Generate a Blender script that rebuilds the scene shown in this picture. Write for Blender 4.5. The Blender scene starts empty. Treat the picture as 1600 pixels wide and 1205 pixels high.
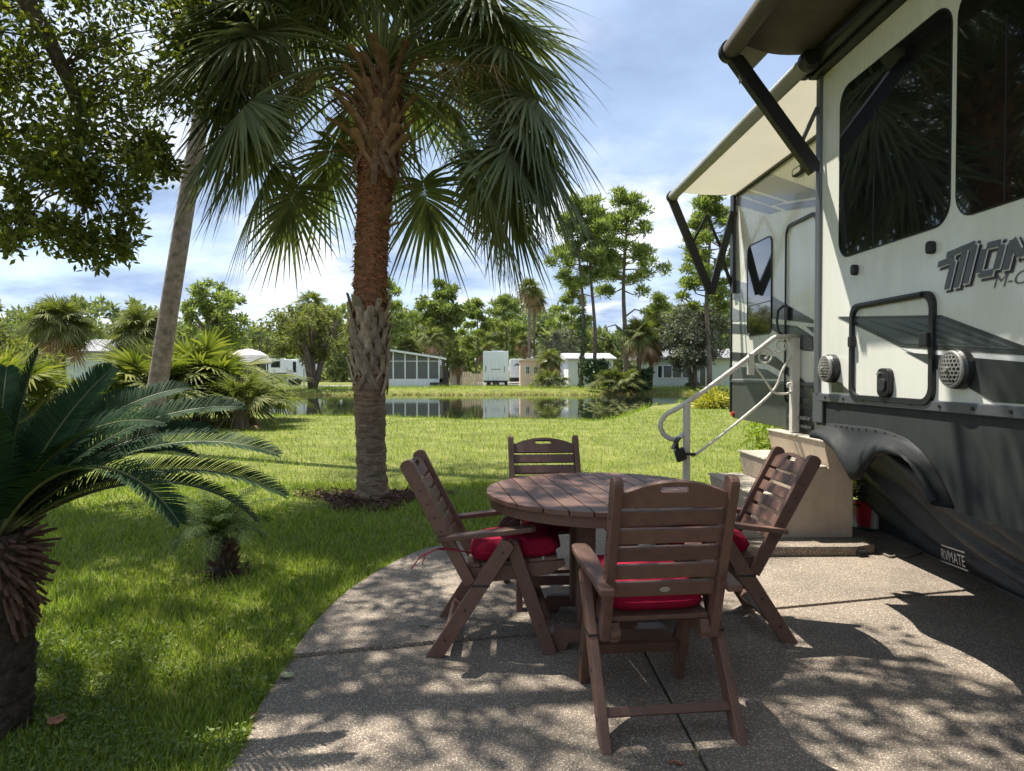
import bpy, bmesh, math, random
import numpy as np
from mathutils import Matrix, Vector, Euler
R = math.radians
rng = np.random.default_rng(7)
random.seed(7)
scene = bpy.context.scene
COL = scene.collection

# ---------------------------------------------------------------- camera
CAM_H, FPX = 1.35, 1080.0
cam_d = bpy.data.cameras.new('camera'); cam = bpy.data.objects.new('camera', cam_d); COL.objects.link(cam)
cam.location = (0, 0, CAM_H)
cam.rotation_euler = (R(90 - 1.14), 0, R(-1.326))
cam_d.sensor_width = 36; cam_d.lens = 36 * FPX / 1600; cam_d.clip_end = 3000; cam_d.clip_start = .05
scene.camera = cam

# ---------------------------------------------------------------- light
LV = Vector((.34, -.29, -1.0)).normalized()           # the way sunlight travels
SUN_EL = math.asin(-LV.z); SUN_AZ = math.atan2(-LV.x, -LV.y)   # azimuth clockwise from +Y
w = bpy.data.worlds.new('World'); scene.world = w; w.use_nodes = True
nt = w.node_tree; nt.nodes.clear()
def N(t, **k):
    n = nt.nodes.new(t)
    for a, b in k.items(): setattr(n, a, b)
    return n
LK = lambda a, b: nt.links.new(a, b)
sky = N('ShaderNodeTexSky', sky_type='NISHITA', sun_disc=False)
sky.sun_elevation = SUN_EL; sky.sun_rotation = SUN_AZ % (2 * math.pi); sky.air_density = 1.0; sky.dust_density = .5; sky.ozone_density = 1.2
bgn = N('ShaderNodeBackground'); bgn.inputs[1].default_value = .113
out = N('ShaderNodeOutputWorld')
tc = N('ShaderNodeTexCoord'); sep = N('ShaderNodeSeparateXYZ'); LK(tc.outputs['Generated'], sep.inputs[0])
zz = N('ShaderNodeMath', operation='ADD'); zz.inputs[1].default_value = .22; LK(sep.outputs[2], zz.inputs[0])
zm = N('ShaderNodeMath', operation='MAXIMUM'); zm.inputs[1].default_value = .08; LK(zz.outputs[0], zm.inputs[0])
dx = N('ShaderNodeMath', operation='DIVIDE'); LK(sep.outputs[0], dx.inputs[0]); LK(zm.outputs[0], dx.inputs[1])
dy = N('ShaderNodeMath', operation='DIVIDE'); LK(sep.outputs[1], dy.inputs[0]); LK(zm.outputs[0], dy.inputs[1])
cmb = N('ShaderNodeCombineXYZ'); LK(dx.outputs[0], cmb.inputs[0]); LK(dy.outputs[0], cmb.inputs[1])
def wnoise(scale, detail, rough, off, dist=.3):
    m = N('ShaderNodeMapping'); m.inputs['Location'].default_value = off; LK(cmb.outputs[0], m.inputs[0])
    n = N('ShaderNodeTexNoise'); n.inputs['Scale'].default_value = scale; n.inputs['Detail'].default_value = detail
    n.inputs['Roughness'].default_value = rough; n.inputs['Distortion'].default_value = dist; LK(m.outputs[0], n.inputs['Vector']); return n
def ramp(src, stops):
    r = N('ShaderNodeValToRGB'); e = r.color_ramp.elements
    while len(e) < len(stops): e.new(.5)
    for i, (p, c) in enumerate(stops): e[i].position = p; e[i].color = (*c, 1) if len(c) == 3 else c
    LK(src, r.inputs[0]); return r
n1 = wnoise(.9, 6, .55, (0.4, 2.7, 0), .2)      # where the clouds stand
n2 = wnoise(1.25, 7, .55, (5.4, 1.2, 0), .1)       # light and dark in them
n3 = wnoise(1.45, 8, .56, (4.6, 2.2, 0), .15)      # heaped white clouds, low in the sky
m1 = ramp(n1.outputs[0], [(.30, (0, 0, 0)), (.52, (1, 1, 1))])
c2 = ramp(n2.outputs[0], [(.34, (.80, 1.08, 1.68)), (.47, (1.18, 1.56, 2.25)), (.56, (1.75, 2.1, 2.7)), (.66, (2.8, 3.0, 3.3)), (.78, (3.2, 3.3, 3.4))])
sat = N('ShaderNodeHueSaturation'); sat.inputs['Saturation'].default_value = .8; sat.inputs['Value'].default_value = .5; LK(sky.outputs[0], sat.inputs['Color'])
mx = N('ShaderNodeMixRGB'); LK(m1.outputs[0], mx.inputs[0]); LK(sat.outputs[0], mx.inputs[1]); LK(c2.outputs[0], mx.inputs[2])
m3 = ramp(n3.outputs[0], [(.50, (0, 0, 0)), (.63, (1, 1, 1))]); el = N('ShaderNodeMapRange'); el.inputs[1].default_value = .20; el.inputs[2].default_value = .48; el.inputs[3].default_value = .95; el.inputs[4].default_value = .12; LK(sep.outputs[2], el.inputs[0])
mm = N('ShaderNodeMath', operation='MULTIPLY'); LK(m3.outputs[0], mm.inputs[0]); LK(el.outputs[0], mm.inputs[1]); c3w = ramp(n3.outputs[0], [(.50, (2.0, 2.3, 2.8)), (.60, (3.1, 3.2, 3.3)), (.74, (2.4, 2.6, 2.9))])
mx3 = N('ShaderNodeMixRGB'); LK(mm.outputs[0], mx3.inputs[0]); LK(mx.outputs[0], mx3.inputs[1]); LK(c3w.outputs[0], mx3.inputs[2]); LK(mx3.outputs[0], bgn.inputs[0]); LK(bgn.outputs[0], out.inputs[0])
sd = bpy.data.lights.new('sun', 'SUN'); sd.energy = 2.5; sd.angle = R(.53); sd.color = (1, .95, .86)
sun = bpy.data.objects.new('sun', sd); COL.objects.link(sun)
sun.rotation_euler = LV.to_track_quat('-Z', 'Y').to_euler()
scene.view_settings.view_transform = 'Standard'; scene.view_settings.look = 'None'; scene.view_settings.gamma = 1
scene.view_settings.exposure = 1.93
scene.render.engine = 'CYCLES'
scene.cycles.use_denoising = True
scene.cycles.max_bounces = 6; scene.cycles.diffuse_bounces = 4; scene.cycles.use_light_tree = False; scene.cycles.transparent_max_bounces = 6
scene.cycles.caustics_reflective = False; scene.cycles.caustics_refractive = False
scene.cycles.sample_clamp_indirect = 6

# ---------------------------------------------------------------- measuring helpers
CM = Matrix.Translation(cam.location) @ cam.rotation_euler.to_matrix().to_4x4()
def ray(px, py): return (CM.to_3x3() @ Vector(((px - 800) / FPX, -(py - 602.5) / FPX, -1)))
def onX(px, py, X): d = ray(px, py); t = X / d.x; return Vector((X, d.y * t, CAM_H + d.z * t))
def onY(px, py, Y): d = ray(px, py); t = Y / d.y; return Vector((d.x * t, Y, CAM_H + d.z * t))
def onZ(px, py, z): d = ray(px, py); t = (z - CAM_H) / d.z; return Vector((d.x * t, d.y * t, z))

# ---------------------------------------------------------------- materials
MATS = {}
def mat(name, col, rough=.6, metal=0, var=0, vscale=8, bump=0, bscale=60, spec=.5, coat=0, trans=0, island=0, col2=None, emit=0):
    m = bpy.data.materials.new(name); m.use_nodes = True; t = m.node_tree; b = t.nodes['Principled BSDF']
    b.inputs['Roughness'].default_value = rough; b.inputs['Metallic'].default_value = metal
    b.inputs['Specular IOR Level'].default_value = spec; b.inputs['Coat Weight'].default_value = coat; b.inputs['Coat Roughness'].default_value = .06
    b.inputs['Base Color'].default_value = (*col, 1)
    nn = lambda ty: t.nodes.new(ty)
    tcn = nn('ShaderNodeTexCoord'); csock = None
    if var or col2:
        no = nn('ShaderNodeTexNoise'); no.inputs['Scale'].default_value = vscale; no.inputs['Detail'].default_value = 6; no.inputs['Roughness'].default_value = .62
        t.links.new(tcn.outputs['Object'], no.inputs['Vector'])
        rp = nn('ShaderNodeValToRGB'); rp.color_ramp.elements[0].position = .3; rp.color_ramp.elements[1].position = .7
        a = tuple(max(0, c * (1 - var)) for c in col); bb = col2 if col2 else tuple(min(1, c * (1 + var)) for c in col)
        rp.color_ramp.elements[0].color = (*a, 1); rp.color_ramp.elements[1].color = (*bb, 1)
        t.links.new(no.outputs[0], rp.inputs[0]); csock = rp.outputs[0]
    if island:
        g = nn('ShaderNodeNewGeometry'); h = nn('ShaderNodeHueSaturation')
        if csock: t.links.new(csock, h.inputs['Color'])
        else: h.inputs['Color'].default_value = (*col, 1)
        mr = nn('ShaderNodeMapRange'); mr.inputs[3].default_value = 1 - island; mr.inputs[4].default_value = 1 + island
        t.links.new(g.outputs['Random Per Island'], mr.inputs[0]); t.links.new(mr.outputs[0], h.inputs['Value'])
        mh = nn('ShaderNodeMapRange'); mh.inputs[3].default_value = .5 + island * .05; mh.inputs[4].default_value = .5 - island * .06
        t.links.new(g.outputs['Random Per Island'], mh.inputs[0]); t.links.new(mh.outputs[0], h.inputs['Hue'])
        csock = h.outputs[0]
    if csock: t.links.new(csock, b.inputs['Base Color'])
    if bump:
        n3 = nn('ShaderNodeTexNoise'); n3.inputs['Scale'].default_value = bscale; n3.inputs['Detail'].default_value = 4
        t.links.new(tcn.outputs['Object'], n3.inputs['Vector'])
        bp = nn('ShaderNodeBump'); bp.inputs['Strength'].default_value = bump; bp.inputs['Distance'].default_value = .01
        t.links.new(n3.outputs[0], bp.inputs['Height']); t.links.new(bp.outputs[0], b.inputs['Normal'])
    if trans:
        tr = nn('ShaderNodeBsdfTranslucent'); ms = nn('ShaderNodeMixShader'); ms.inputs[0].default_value = trans
        o = [n for n in t.nodes if n.type == 'OUTPUT_MATERIAL'][0]
        if csock:
            g2 = nn('ShaderNodeMixRGB'); g2.blend_type = 'MULTIPLY'; g2.inputs[0].default_value = 1; g2.inputs[2].default_value = (1.5, 1.7, .6, 1)
            t.links.new(csock, g2.inputs[1]); t.links.new(g2.outputs[0], tr.inputs[0])
        else: tr.inputs[0].default_value = (*[min(1, c * k) for c, k in zip(col, (1.5, 1.7, .6))], 1)
        t.links.new(b.outputs[0], ms.inputs[1]); t.links.new(tr.outputs[0], ms.inputs[2]); t.links.new(ms.outputs[0], o.inputs[0])
    MATS[name] = m; return m
M = MATS
mat('lawn', (.13, .15, .03), .9, var=.35, vscale=1.3, bump=.6, bscale=40, spec=.2, col2=(.22, .225, .055))
mat('blade', (.175, .245, .028), .55, col2=(.215, .265, .04), vscale=1.1, island=.38, trans=.3, spec=.3)
mat('weed', (.21, .27, .03), .55, island=.35, trans=.35, spec=.3)
mat('clover', (.10, .15, .03), .6, island=.35, trans=.2, spec=.3)
mat('mulch', (.13, .085, .05), .95, var=.5, vscale=30, bump=1, bscale=80)
mat('palm_leaf', (.125, .145, .075), .6, island=.45, trans=.22, spec=.12)
mat('palm_stem', (.12, .15, .05), .5, var=.2)
mat('palm_dead', (.30, .20, .11), .85, island=.4, trans=.15)
mat('palm_far', (.13, .145, .05), .7, island=.45, trans=.25, spec=.1)
mat('palm_yellow', (.145, .165, .04), .65, island=.5, trans=.28, spec=.12)
mat('sago', (.02, .048, .018), .6, island=.3, trans=.1, spec=.09)
mat('sago_stem', (.09, .10, .03), .5)
mat('sago_base', (.10, .055, .035), .9, var=.4, vscale=30, island=.35)
mat('sago_trunk', (.05, .036, .026), .95, var=.5, vscale=40, bump=1, bscale=60)
mat('date_leaf', (.04, .066, .016), .7, island=.3, trans=.08, spec=.08)
mat('oak_leaf', (.10, .115, .024), .5, island=.5, trans=.45, spec=.3)
mat('oak_bark', (.09, .070, .052), .95, var=.4, vscale=14, bump=1, bscale=30)
mat('pine_leaf', (.19, .225, .085), .7, island=.4, trans=.42, spec=.15)
mat('pine_leaf_b', (.16, .19, .07), .7, island=.4, trans=.4, spec=.15)
mat('olive_leaf', (.18, .19, .07), .7, island=.4, trans=.3, spec=.15)
mat('grey_leaf', (.15, .16, .115), .6, island=.5, trans=.2, spec=.4)
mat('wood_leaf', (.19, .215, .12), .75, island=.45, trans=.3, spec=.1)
mat('dark_leaf', (.06, .095, .035), .5, island=.4, trans=.15)
mat('croton', (.34, .33, .03), .5, island=.5, trans=.25)
mat('dry_grass', (.25, .19, .07), .8, island=.4, trans=.2)
mat('boot', (.31, .24, .175), .95, var=.45, vscale=14, bump=1, bscale=50)
mat('boot_brown', (.22, .13, .075), .9, var=.45, vscale=12, bump=.8, bscale=50)
mat('fibre', (.33, .15, .075), .95, island=.5)
mat('deck_brown', (.125, .066, .047), .5, var=.16, vscale=25, bump=.25, bscale=220, spec=.4)
mat('cushion', (.27, .005, .03), .85, var=.18, vscale=9, bump=.3, bscale=300, spec=.2)
mat('steel', (.55, .55, .54), .3, 1)
mat('badge', (.45, .43, .38), .4, .6)
mat('black', (.012, .012, .013), .45)
mat('blackrub', (.022, .022, .024), .6, var=.2)
mat('gel_cream', (.76, .755, .675), .2, var=.035, vscale=3, coat=.55, spec=.5)
mat('gel_dark', (.034, .037, .035), .5, var=.1, vscale=5, spec=.3)
mat('gel_main_dark', (.055, .062, .055), .35, var=.1, vscale=5, coat=.2)
mat('decal_dark', (.045, .05, .05), .25, coat=.4)
mat('decal_mid', (.085, .1, .105), .25, coat=.4)
mat('decal_grey', (.22, .24, .27), .25, coat=.5)
mat('decal_light', (.78, .78, .75), .25, coat=.4)
mat('letter_fill', (.10, .105, .115), .3)
mat('letter_shadow', (.06, .06, .085), .4)
mat('glass', (.006, .007, .008), .02, spec=.9, coat=.8)
mat('trim_grey', (.14, .145, .16), .38, .5)
mat('fender', (.02, .022, .022), .45, var=.08, bump=.12, bscale=400, spec=.2)
mat('speaker_silver', (.27, .26, .235), .4, .2)
mat('roof_white', (.7, .7, .68), .5)
mat('awning_roll', (.33, .33, .29), .5, var=.1)
mat('awning_brown', (.11, .096, .083), .85, var=.2)
mat('skirt', (.055, .058, .062), .5, var=.25, vscale=6, bump=.4, bscale=120)
mat('tan_wall', (.30, .22, .15), .7, var=.15)
mat('concrete_tan', (.47, .385, .29), .88, var=.13, vscale=5, bump=.5, bscale=90)
mat('tread', (.46, .41, .33), .9, var=.16, vscale=16, bump=.5, bscale=120)
mat('cream_metal', (.62, .59, .52), .4, .15, var=.08)
mat('red_pot', (.62, .03, .05), .35)
mat('green_plastic', (.02, .16, .12), .4)
mat('cord', (.16, .13, .1), .8)
mat('leaf_litter', (.30, .13, .07), .85, var=.3, vscale=40)
mat('leaf_pale', (.27, .29, .17), .7, var=.2, vscale=40)
mat('pine_bark', (.215, .165, .145), .95, var=.5, vscale=9, bump=1, bscale=18)
mat('far_bark', (.17, .13, .105), .95, var=.4, vscale=3)
mat('vine', (.05, .10, .025), .7, island=.4)
mat('w_white', (.84, .86, .86), .5, var=.04)
mat('w_blue', (.74, .82, .86), .55, var=.05)
mat('w_pale', (.76, .80, .83), .6, var=.05)
mat('w_pink', (.74, .55, .44), .7, var=.08)
mat('w_tan', (.66, .54, .44), .7, var=.08)
mat('w_green', (.50, .56, .50), .7, var=.08)
mat('roof_grey', (.24, .235, .24), .85, var=.2, vscale=6)
mat('roof_pale', (.50, .50, .50), .7, var=.1)
mat('screen', (.13, .13, .13), .7, var=.1)
mat('window_dark', (.02, .024, .028), .08, spec=.6)
mat('canvas', (.60, .54, .47), .85, var=.1)
mat('asphalt', (.30, .29, .27), .9, var=.15, vscale=2)
mat('red_paint', (.4, .02, .03), .4)

def special():
    # palm trunk: grey and cracked below, red fibre above
    m = mat('palm_trunk', (.2, .15, .1), .95); t = m.node_tree; b = t.nodes['Principled BSDF']; nn = t.nodes.new; L = t.links.new
    tcn = nn('ShaderNodeTexCoord'); mp = nn('ShaderNodeMapping'); mp.inputs['Scale'].default_value = (1, 1, 4.5); L(tcn.outputs['Object'], mp.inputs[0])
    no = nn('ShaderNodeTexNoise'); no.inputs['Scale'].default_value = 9; no.inputs['Detail'].default_value = 9; no.inputs['Roughness'].default_value = .7; L(mp.outputs[0], no.inputs['Vector'])
    lo = nn('ShaderNodeValToRGB'); e = lo.color_ramp.elements; e[0].position = .33; e[0].color = (.10, .07, .045, 1); e[1].position = .72; e[1].color = (.34, .25, .175, 1)
    hi = nn('ShaderNodeValToRGB'); e = hi.color_ramp.elements; e[0].position = .33; e[0].color = (.10, .04, .02, 1); e[1].position = .72; e[1].color = (.42, .20, .10, 1)
    L(no.outputs[0], lo.inputs[0]); L(no.outputs[0], hi.inputs[0])
    sp = nn('ShaderNodeSeparateXYZ'); L(tcn.outputs['Object'], sp.inputs[0])
    mr = nn('ShaderNodeMapRange'); mr.inputs[1].default_value = .6; mr.inputs[2].default_value = 2.3; L(sp.outputs[2], mr.inputs[0])
    mxx = nn('ShaderNodeMixRGB'); L(mr.outputs[0], mxx.inputs[0]); L(lo.outputs[0], mxx.inputs[1]); L(hi.outputs[0], mxx.inputs[2]); L(mxx.outputs[0], b.inputs['Base Color'])
    bp = nn('ShaderNodeBump'); bp.inputs['Strength'].default_value = 1; bp.inputs['Distance'].default_value = .02; L(no.outputs[0], bp.inputs['Height']); L(bp.outputs[0], b.inputs['Normal'])
    # exposed aggregate concrete
    m = mat('aggregate', (.3, .26, .22), .85); t = m.node_tree; b = t.nodes['Principled BSDF']; nn = t.nodes.new; L = t.links.new
    tcn = nn('ShaderNodeTexCoord')
    vo = nn('ShaderNodeTexVoronoi'); vo.inputs['Scale'].default_value = 140; vo.inputs['Randomness'].default_value = 1; L(tcn.outputs['Object'], vo.inputs['Vector'])
    sepc = nn('ShaderNodeSeparateColor'); L(vo.outputs['Color'], sepc.inputs[0])
    st = nn('ShaderNodeValToRGB'); e = st.color_ramp.elements; e[0].position = 0; e[0].color = (.10, .085, .07, 1); e[1].position = 1; e[1].color = (.50, .46, .39, 1)
    x = e.new(.45); x.color = (.185, .155, .125, 1); x = e.new(.8); x.color = (.36, .31, .25, 1); L(sepc.outputs[0], st.inputs[0])
    ed = nn('ShaderNodeValToRGB'); e = ed.color_ramp.elements; e[0].position = .25; e[0].color = (0, 0, 0, 1); e[1].position = .62; e[1].color = (1, 1, 1, 1); L(vo.outputs['Distance'], ed.inputs[0])
    mxx = nn('ShaderNodeMixRGB'); L(ed.outputs[0], mxx.inputs[0]); L(st.outputs[0], mxx.inputs[1]); mxx.inputs[2].default_value = (.15, .125, .10, 1)
    no = nn('ShaderNodeTexNoise'); no.inputs['Scale'].default_value = 1.6; no.inputs['Detail'].default_value = 7; no.inputs['Roughness'].default_value = .6; L(tcn.outputs['Object'], no.inputs['Vector'])
    rp = nn('ShaderNodeValToRGB'); e = rp.color_ramp.elements; e[0].position = .3; e[0].color = (.95, .92, .9, 1); e[1].position = .7; e[1].color = (1.62, 1.55, 1.45, 1); L(no.outputs[0], rp.inputs[0])
    ml = nn('ShaderNodeMixRGB'); ml.blend_type = 'MULTIPLY'; ml.inputs[0].default_value = 1; L(mxx.outputs[0], ml.inputs[1]); L(rp.outputs[0], ml.inputs[2]); L(ml.outputs[0], b.inputs['Base Color'])
    bp = nn('ShaderNodeBump'); bp.invert = True; bp.inputs['Strength'].default_value = .7; bp.inputs['Distance'].default_value = .006; L(vo.outputs['Distance'], bp.inputs['Height']); L(bp.outputs[0], b.inputs['Normal'])
    # pond water
    m = mat('water', (.012, .016, .010), .03, spec=.6); t = m.node_tree; b = t.nodes['Principled BSDF']; nn = t.nodes.new; L = t.links.new
    tcn = nn('ShaderNodeTexCoord'); no = nn('ShaderNodeTexNoise'); no.inputs['Scale'].default_value = 1.6; no.inputs['Detail'].default_value = 3; L(tcn.outputs['Object'], no.inputs['Vector'])
    bp = nn('ShaderNodeBump'); bp.inputs['Strength'].default_value = .05; bp.inputs['Distance'].default_value = .05; L(no.outputs[0], bp.inputs['Height']); L(bp.outputs[0], b.inputs['Normal'])
    # awning cloth, sun comes through it
    m = mat('awning_cream', (.46, .44, .365), .85, var=.05, vscale=2, trans=.4)
    for n in m.node_tree.nodes:
        if n.type == 'MIX_RGB' and n.blend_type == 'MULTIPLY': n.inputs[2].default_value = (1.03, 1.0, .88, 1)
special()
def streaks(name, amt):       # faint rain streaks and grime running down painted walls
    t = M[name].node_tree; b = t.nodes['Principled BSDF']; src = b.inputs['Base Color'].links[0].from_socket; nn = t.nodes.new; L = t.links.new
    tcn = nn('ShaderNodeTexCoord'); mp = nn('ShaderNodeMapping'); mp.inputs['Scale'].default_value = (14, 14, .7); L(tcn.outputs['Object'], mp.inputs[0])
    no = nn('ShaderNodeTexNoise'); no.inputs['Scale'].default_value = 1; no.inputs['Detail'].default_value = 6; no.inputs['Roughness'].default_value = .65; L(mp.outputs[0], no.inputs['Vector'])
    rp = nn('ShaderNodeValToRGB'); e = rp.color_ramp.elements; e[0].position = .30; e[0].color = (1 - amt, 1 - amt, 1 - amt * 1.15, 1); e[1].position = .58; e[1].color = (1, 1, 1, 1); L(no.outputs[0], rp.inputs[0])
    ml = nn('ShaderNodeMixRGB'); ml.blend_type = 'MULTIPLY'; ml.inputs[0].default_value = 1; L(src, ml.inputs[1]); L(rp.outputs[0], ml.inputs[2]); L(ml.outputs[0], b.inputs['Base Color'])
    r2 = nn('ShaderNodeMapRange'); r2.inputs[3].default_value = b.inputs['Roughness'].default_value * 1.9; r2.inputs[4].default_value = b.inputs['Roughness'].default_value * .8; L(no.outputs[0], r2.inputs[0]); L(r2.outputs[0], b.inputs['Roughness'])
def each(name, amt):         # every board or piece a little lighter or darker than the next
    t = M[name].node_tree; b = t.nodes['Principled BSDF']; src = b.inputs['Base Color'].links[0].from_socket; oi = t.nodes.new('ShaderNodeObjectInfo'); h = t.nodes.new('ShaderNodeHueSaturation'); mr = t.nodes.new('ShaderNodeMapRange'); mr.inputs[3].default_value = 1 - amt; mr.inputs[4].default_value = 1 + amt
    t.links.new(oi.outputs['Random'], mr.inputs[0]); t.links.new(mr.outputs[0], h.inputs['Value']); t.links.new(src, h.inputs['Color']); t.links.new(h.outputs[0], b.inputs['Base Color'])
each('deck_brown', .16); each('boot', .3); each('boot_brown', .3)
for n_, a_ in (('gel_cream', .06), ('gel_dark', .14), ('gel_main_dark', .12), ('concrete_tan', .09), ('w_white', .2), ('w_blue', .15), ('cream_metal', .15), ('tread', .08), ('fender', .15)): streaks(n_, a_)

# ---------------------------------------------------------------- object helpers
LOC = {}
def link(o): COL.objects.link(o); return o
def tag(o, label=None, cat=None, group=None, kind=None):
    if label: o['label'] = label
    if cat: o['category'] = cat
    if group: o['group'] = group
    if kind: o['kind'] = kind
    return o
def thing(name, label, cat, loc=(0, 0, 0), rz=0, group=None):
    o = link(bpy.data.objects.new(name, None)); o.location = loc; o.rotation_euler = (0, 0, rz); o.empty_display_size = .1
    LOC[o.name] = Matrix.Translation(loc); return tag(o, label, cat, group)
def obj(name, me, m=None, parent=None, local=False, smooth=False):
    if m is not None and not len(me.materials):
        for k in (m if isinstance(m, (list, tuple)) else [m]): me.materials.append(M[k])
    if smooth: me.polygons.foreach_set('use_smooth', [True] * len(me.polygons))
    o = link(bpy.data.objects.new(name, me))
    if parent:
        o.parent = parent
        if not local and parent.name in LOC: o.matrix_parent_inverse = LOC[parent.name].inverted()
    return o
def npmesh(V, F, mi=None):
    me = bpy.data.meshes.new('m'); V = np.asarray(V, 'f4').reshape(-1, 3)
    Fs = F if isinstance(F, list) else [F]
    Fs = [np.asarray(f, 'i4') for f in Fs if len(f)]
    me.vertices.add(len(V)); me.vertices.foreach_set('co', V.ravel())
    nl = sum(f.size for f in Fs); npn = sum(len(f) for f in Fs)
    me.loops.add(nl); me.polygons.add(npn)
    me.loops.foreach_set('vertex_index', np.concatenate([f.ravel() for f in Fs]))
    tot = np.concatenate([np.full(len(f), f.shape[1], 'i4') for f in Fs]); st = np.concatenate([[0], np.cumsum(tot)[:-1]]).astype('i4')
    me.polygons.foreach_set('loop_start', st); me.polygons.foreach_set('loop_total', tot)
    if mi is not None: me.polygons.foreach_set('material_index', np.asarray(mi, 'i4'))
    me.update(calc_edges=True); me.validate(); return me
class G:
    """collects geometry; faces keep a material index"""
    def __init__(s): s.V = []; s.F = []; s.I = []; s.n = 0
    def add(s, V, F, i=0):
        V = np.asarray(V, float).reshape(-1, 3)
        s.V.append(V)
        for f in F: s.F.append(tuple(int(k) + s.n for k in f)); s.I.append(i)
        s.n += len(V); return s
    def box(s, a, b, i=0):
        x0, y0, z0 = a; x1, y1, z1 = b
        V = [(x0, y0, z0), (x1, y0, z0), (x1, y1, z0), (x0, y1, z0), (x0, y0, z1), (x1, y0, z1), (x1, y1, z1), (x0, y1, z1)]
        return s.add(V, [(0, 3, 2, 1), (4, 5, 6, 7), (0, 1, 5, 4), (1, 2, 6, 5), (2, 3, 7, 6), (3, 0, 4, 7)], i)
    def obox(s, c, ax, ay, az, i=0):
        c, ax, ay, az = (np.asarray(k, float) for k in (c, ax, ay, az))
        V = [c + a * ax + b * ay + d * az for d in (-.5, .5) for (a, b) in ((-.5, -.5), (.5, -.5), (.5, .5), (-.5, .5))]
        return s.add(V, [(0, 3, 2, 1), (4, 5, 6, 7), (0, 1, 5, 4), (1, 2, 6, 5), (2, 3, 7, 6), (3, 0, 4, 7)], i)
    def tube(s, pts, rad, k=8, i=0, cap=True, closed=False):
        P = np.asarray(pts, float); n = len(P); rad = np.broadcast_to(np.asarray(rad, float), (n,))
        T = np.gradient(P, axis=0); T /= np.linalg.norm(T, axis=1)[:, None] + 1e-9
        u = np.array((0, 0, 1.)) if abs(T[0][2]) < .9 else np.array((1., 0, 0)); V = []
        for j in range(n):
            a = np.cross(T[j], u); a /= np.linalg.norm(a) + 1e-9; b = np.cross(a, T[j]); u = b
            th = np.arange(k) * 2 * math.pi / k
            V.append(P[j] + rad[j] * (np.cos(th)[:, None] * a + np.sin(th)[:, None] * b))
        F = [(j * k + q, j * k + (q + 1) % k, (j + 1) * k + (q + 1) % k, (j + 1) * k + q) for j in range(n - 1) for q in range(k)]
        if cap: F += [tuple(range(k))[::-1], tuple(range((n - 1) * k, n * k))]
        return s.add(np.vstack(V), F, i)
    def prism(s, poly, off, i=0):
        """flat polygon of 3D points pushed along off"""
        P = np.asarray(poly, float); n = len(P); o = np.asarray(off, float)
        F = [tuple(range(n))[::-1], tuple(range(n, 2 * n))] + [(q, (q + 1) % n, n + (q + 1) % n, n + q) for q in range(n)]
        return s.add(np.vstack([P, P + o]), F, i)
    def me(s, bevel=0, seg=2):
        me = bpy.data.meshes.new('m')
        me.from_pydata(np.vstack(s.V).tolist(), [], s.F); me.polygons.foreach_set('material_index', s.I)
        bm = bmesh.new(); bm.from_mesh(me); bmesh.ops.recalc_face_normals(bm, faces=bm.faces)
        if bevel:
            es = [e for e in bm.edges if len(e.link_faces) == 2 and e.calc_face_angle(0) > .5]
            bmesh.ops.bevel(bm, geom=es, offset=bevel, segments=seg, affect='EDGES', profile=.6)
        bm.to_mesh(me); bm.free(); me.update(); return me
def mk(name, g, m, parent=None, bevel=0, local=False, smooth=False, seg=2):
    return obj(name, g.me(bevel, seg), m, parent, local, smooth)
def copy_tree(o, parent=None):
    c = o.copy(); link(c)
    if parent: c.parent = parent
    for ch in list(o.children): copy_tree(ch, c)
    return c
def nrm(a): return a / (np.linalg.norm(a, axis=-1, keepdims=True) + 1e-9)
def ribbons(B, D, S, L, W, droop, prof, fold=0):
    """strips of leaf: base, direction, side vector, length, width, droop; prof = list of (t, relative width)"""
    B, D, S = (np.asarray(a, float) for a in (B, D, S)); n = len(B)
    L = np.broadcast_to(L, (n,)); W = np.broadcast_to(W, (n,)); droop = np.broadcast_to(droop, (n,))
    sec = []
    for t, wd in prof:
        c = B + D * (t * L)[:, None]; c[:, 2] -= droop * L * t * t
        # keep the length roughly right when drooping
        h = S * (.5 * wd * W)[:, None]
        if fold:
            c2 = c.copy(); c2[:, 2] += fold * wd * W; sec.append(np.stack([c - h, c2, c + h], 1))
        else: sec.append(np.stack([c - h, c + h], 1))
    k = 3 if fold else 2; ns = len(prof)
    V = np.stack(sec, 1).reshape(-1, 3)                       # n, ns, k
    base = (np.arange(n) * ns * k)[:, None, None, None]
    j = np.arange(ns - 1)[None, :, None, None] * k; q = np.arange(k - 1)[None, None, :, None]
    F = base + j + q + np.array([0, 1, k + 1, k])[None, None, None, :]
    return V, F.reshape(-1, 4)
def diamonds(P, D, S, L, W):
    n = len(P); L = np.broadcast_to(L, (n,))[:, None]; W = np.broadcast_to(W, (n,))[:, None]
    V = np.stack([P, P + D * L * .45 - S * W * .5, P + D * L, P + D * L * .45 + S * W * .5], 1).reshape(-1, 3)
    return V, np.arange(4 * n).reshape(-1, 4)
def rdir(n, r=rng): return nrm(r.normal(size=(n, 3)))
def cloud(clusters, per, L, W, r=rng, flat=1.0, shell=.5, up=.25):
    """leaves spread through clusters (x,y,z,radius)"""
    C = np.asarray(clusters, float); idx = np.repeat(np.arange(len(C)), per); n = len(idx)
    d = rdir(n, r); rad = C[idx, 3] * (shell + (1 - shell) * r.random(n)) * r.random(n) ** .33
    P = C[idx, :3] + d * rad[:, None] * np.array((1, 1, flat))
    D = nrm(d * .7 + rdir(n, r) + np.array((0, 0, up))); S = nrm(np.cross(D, rdir(n, r)))
    return diamonds(P, D, S, L * (.6 + .8 * r.random(n)), W * (.6 + .8 * r.random(n)))
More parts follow.
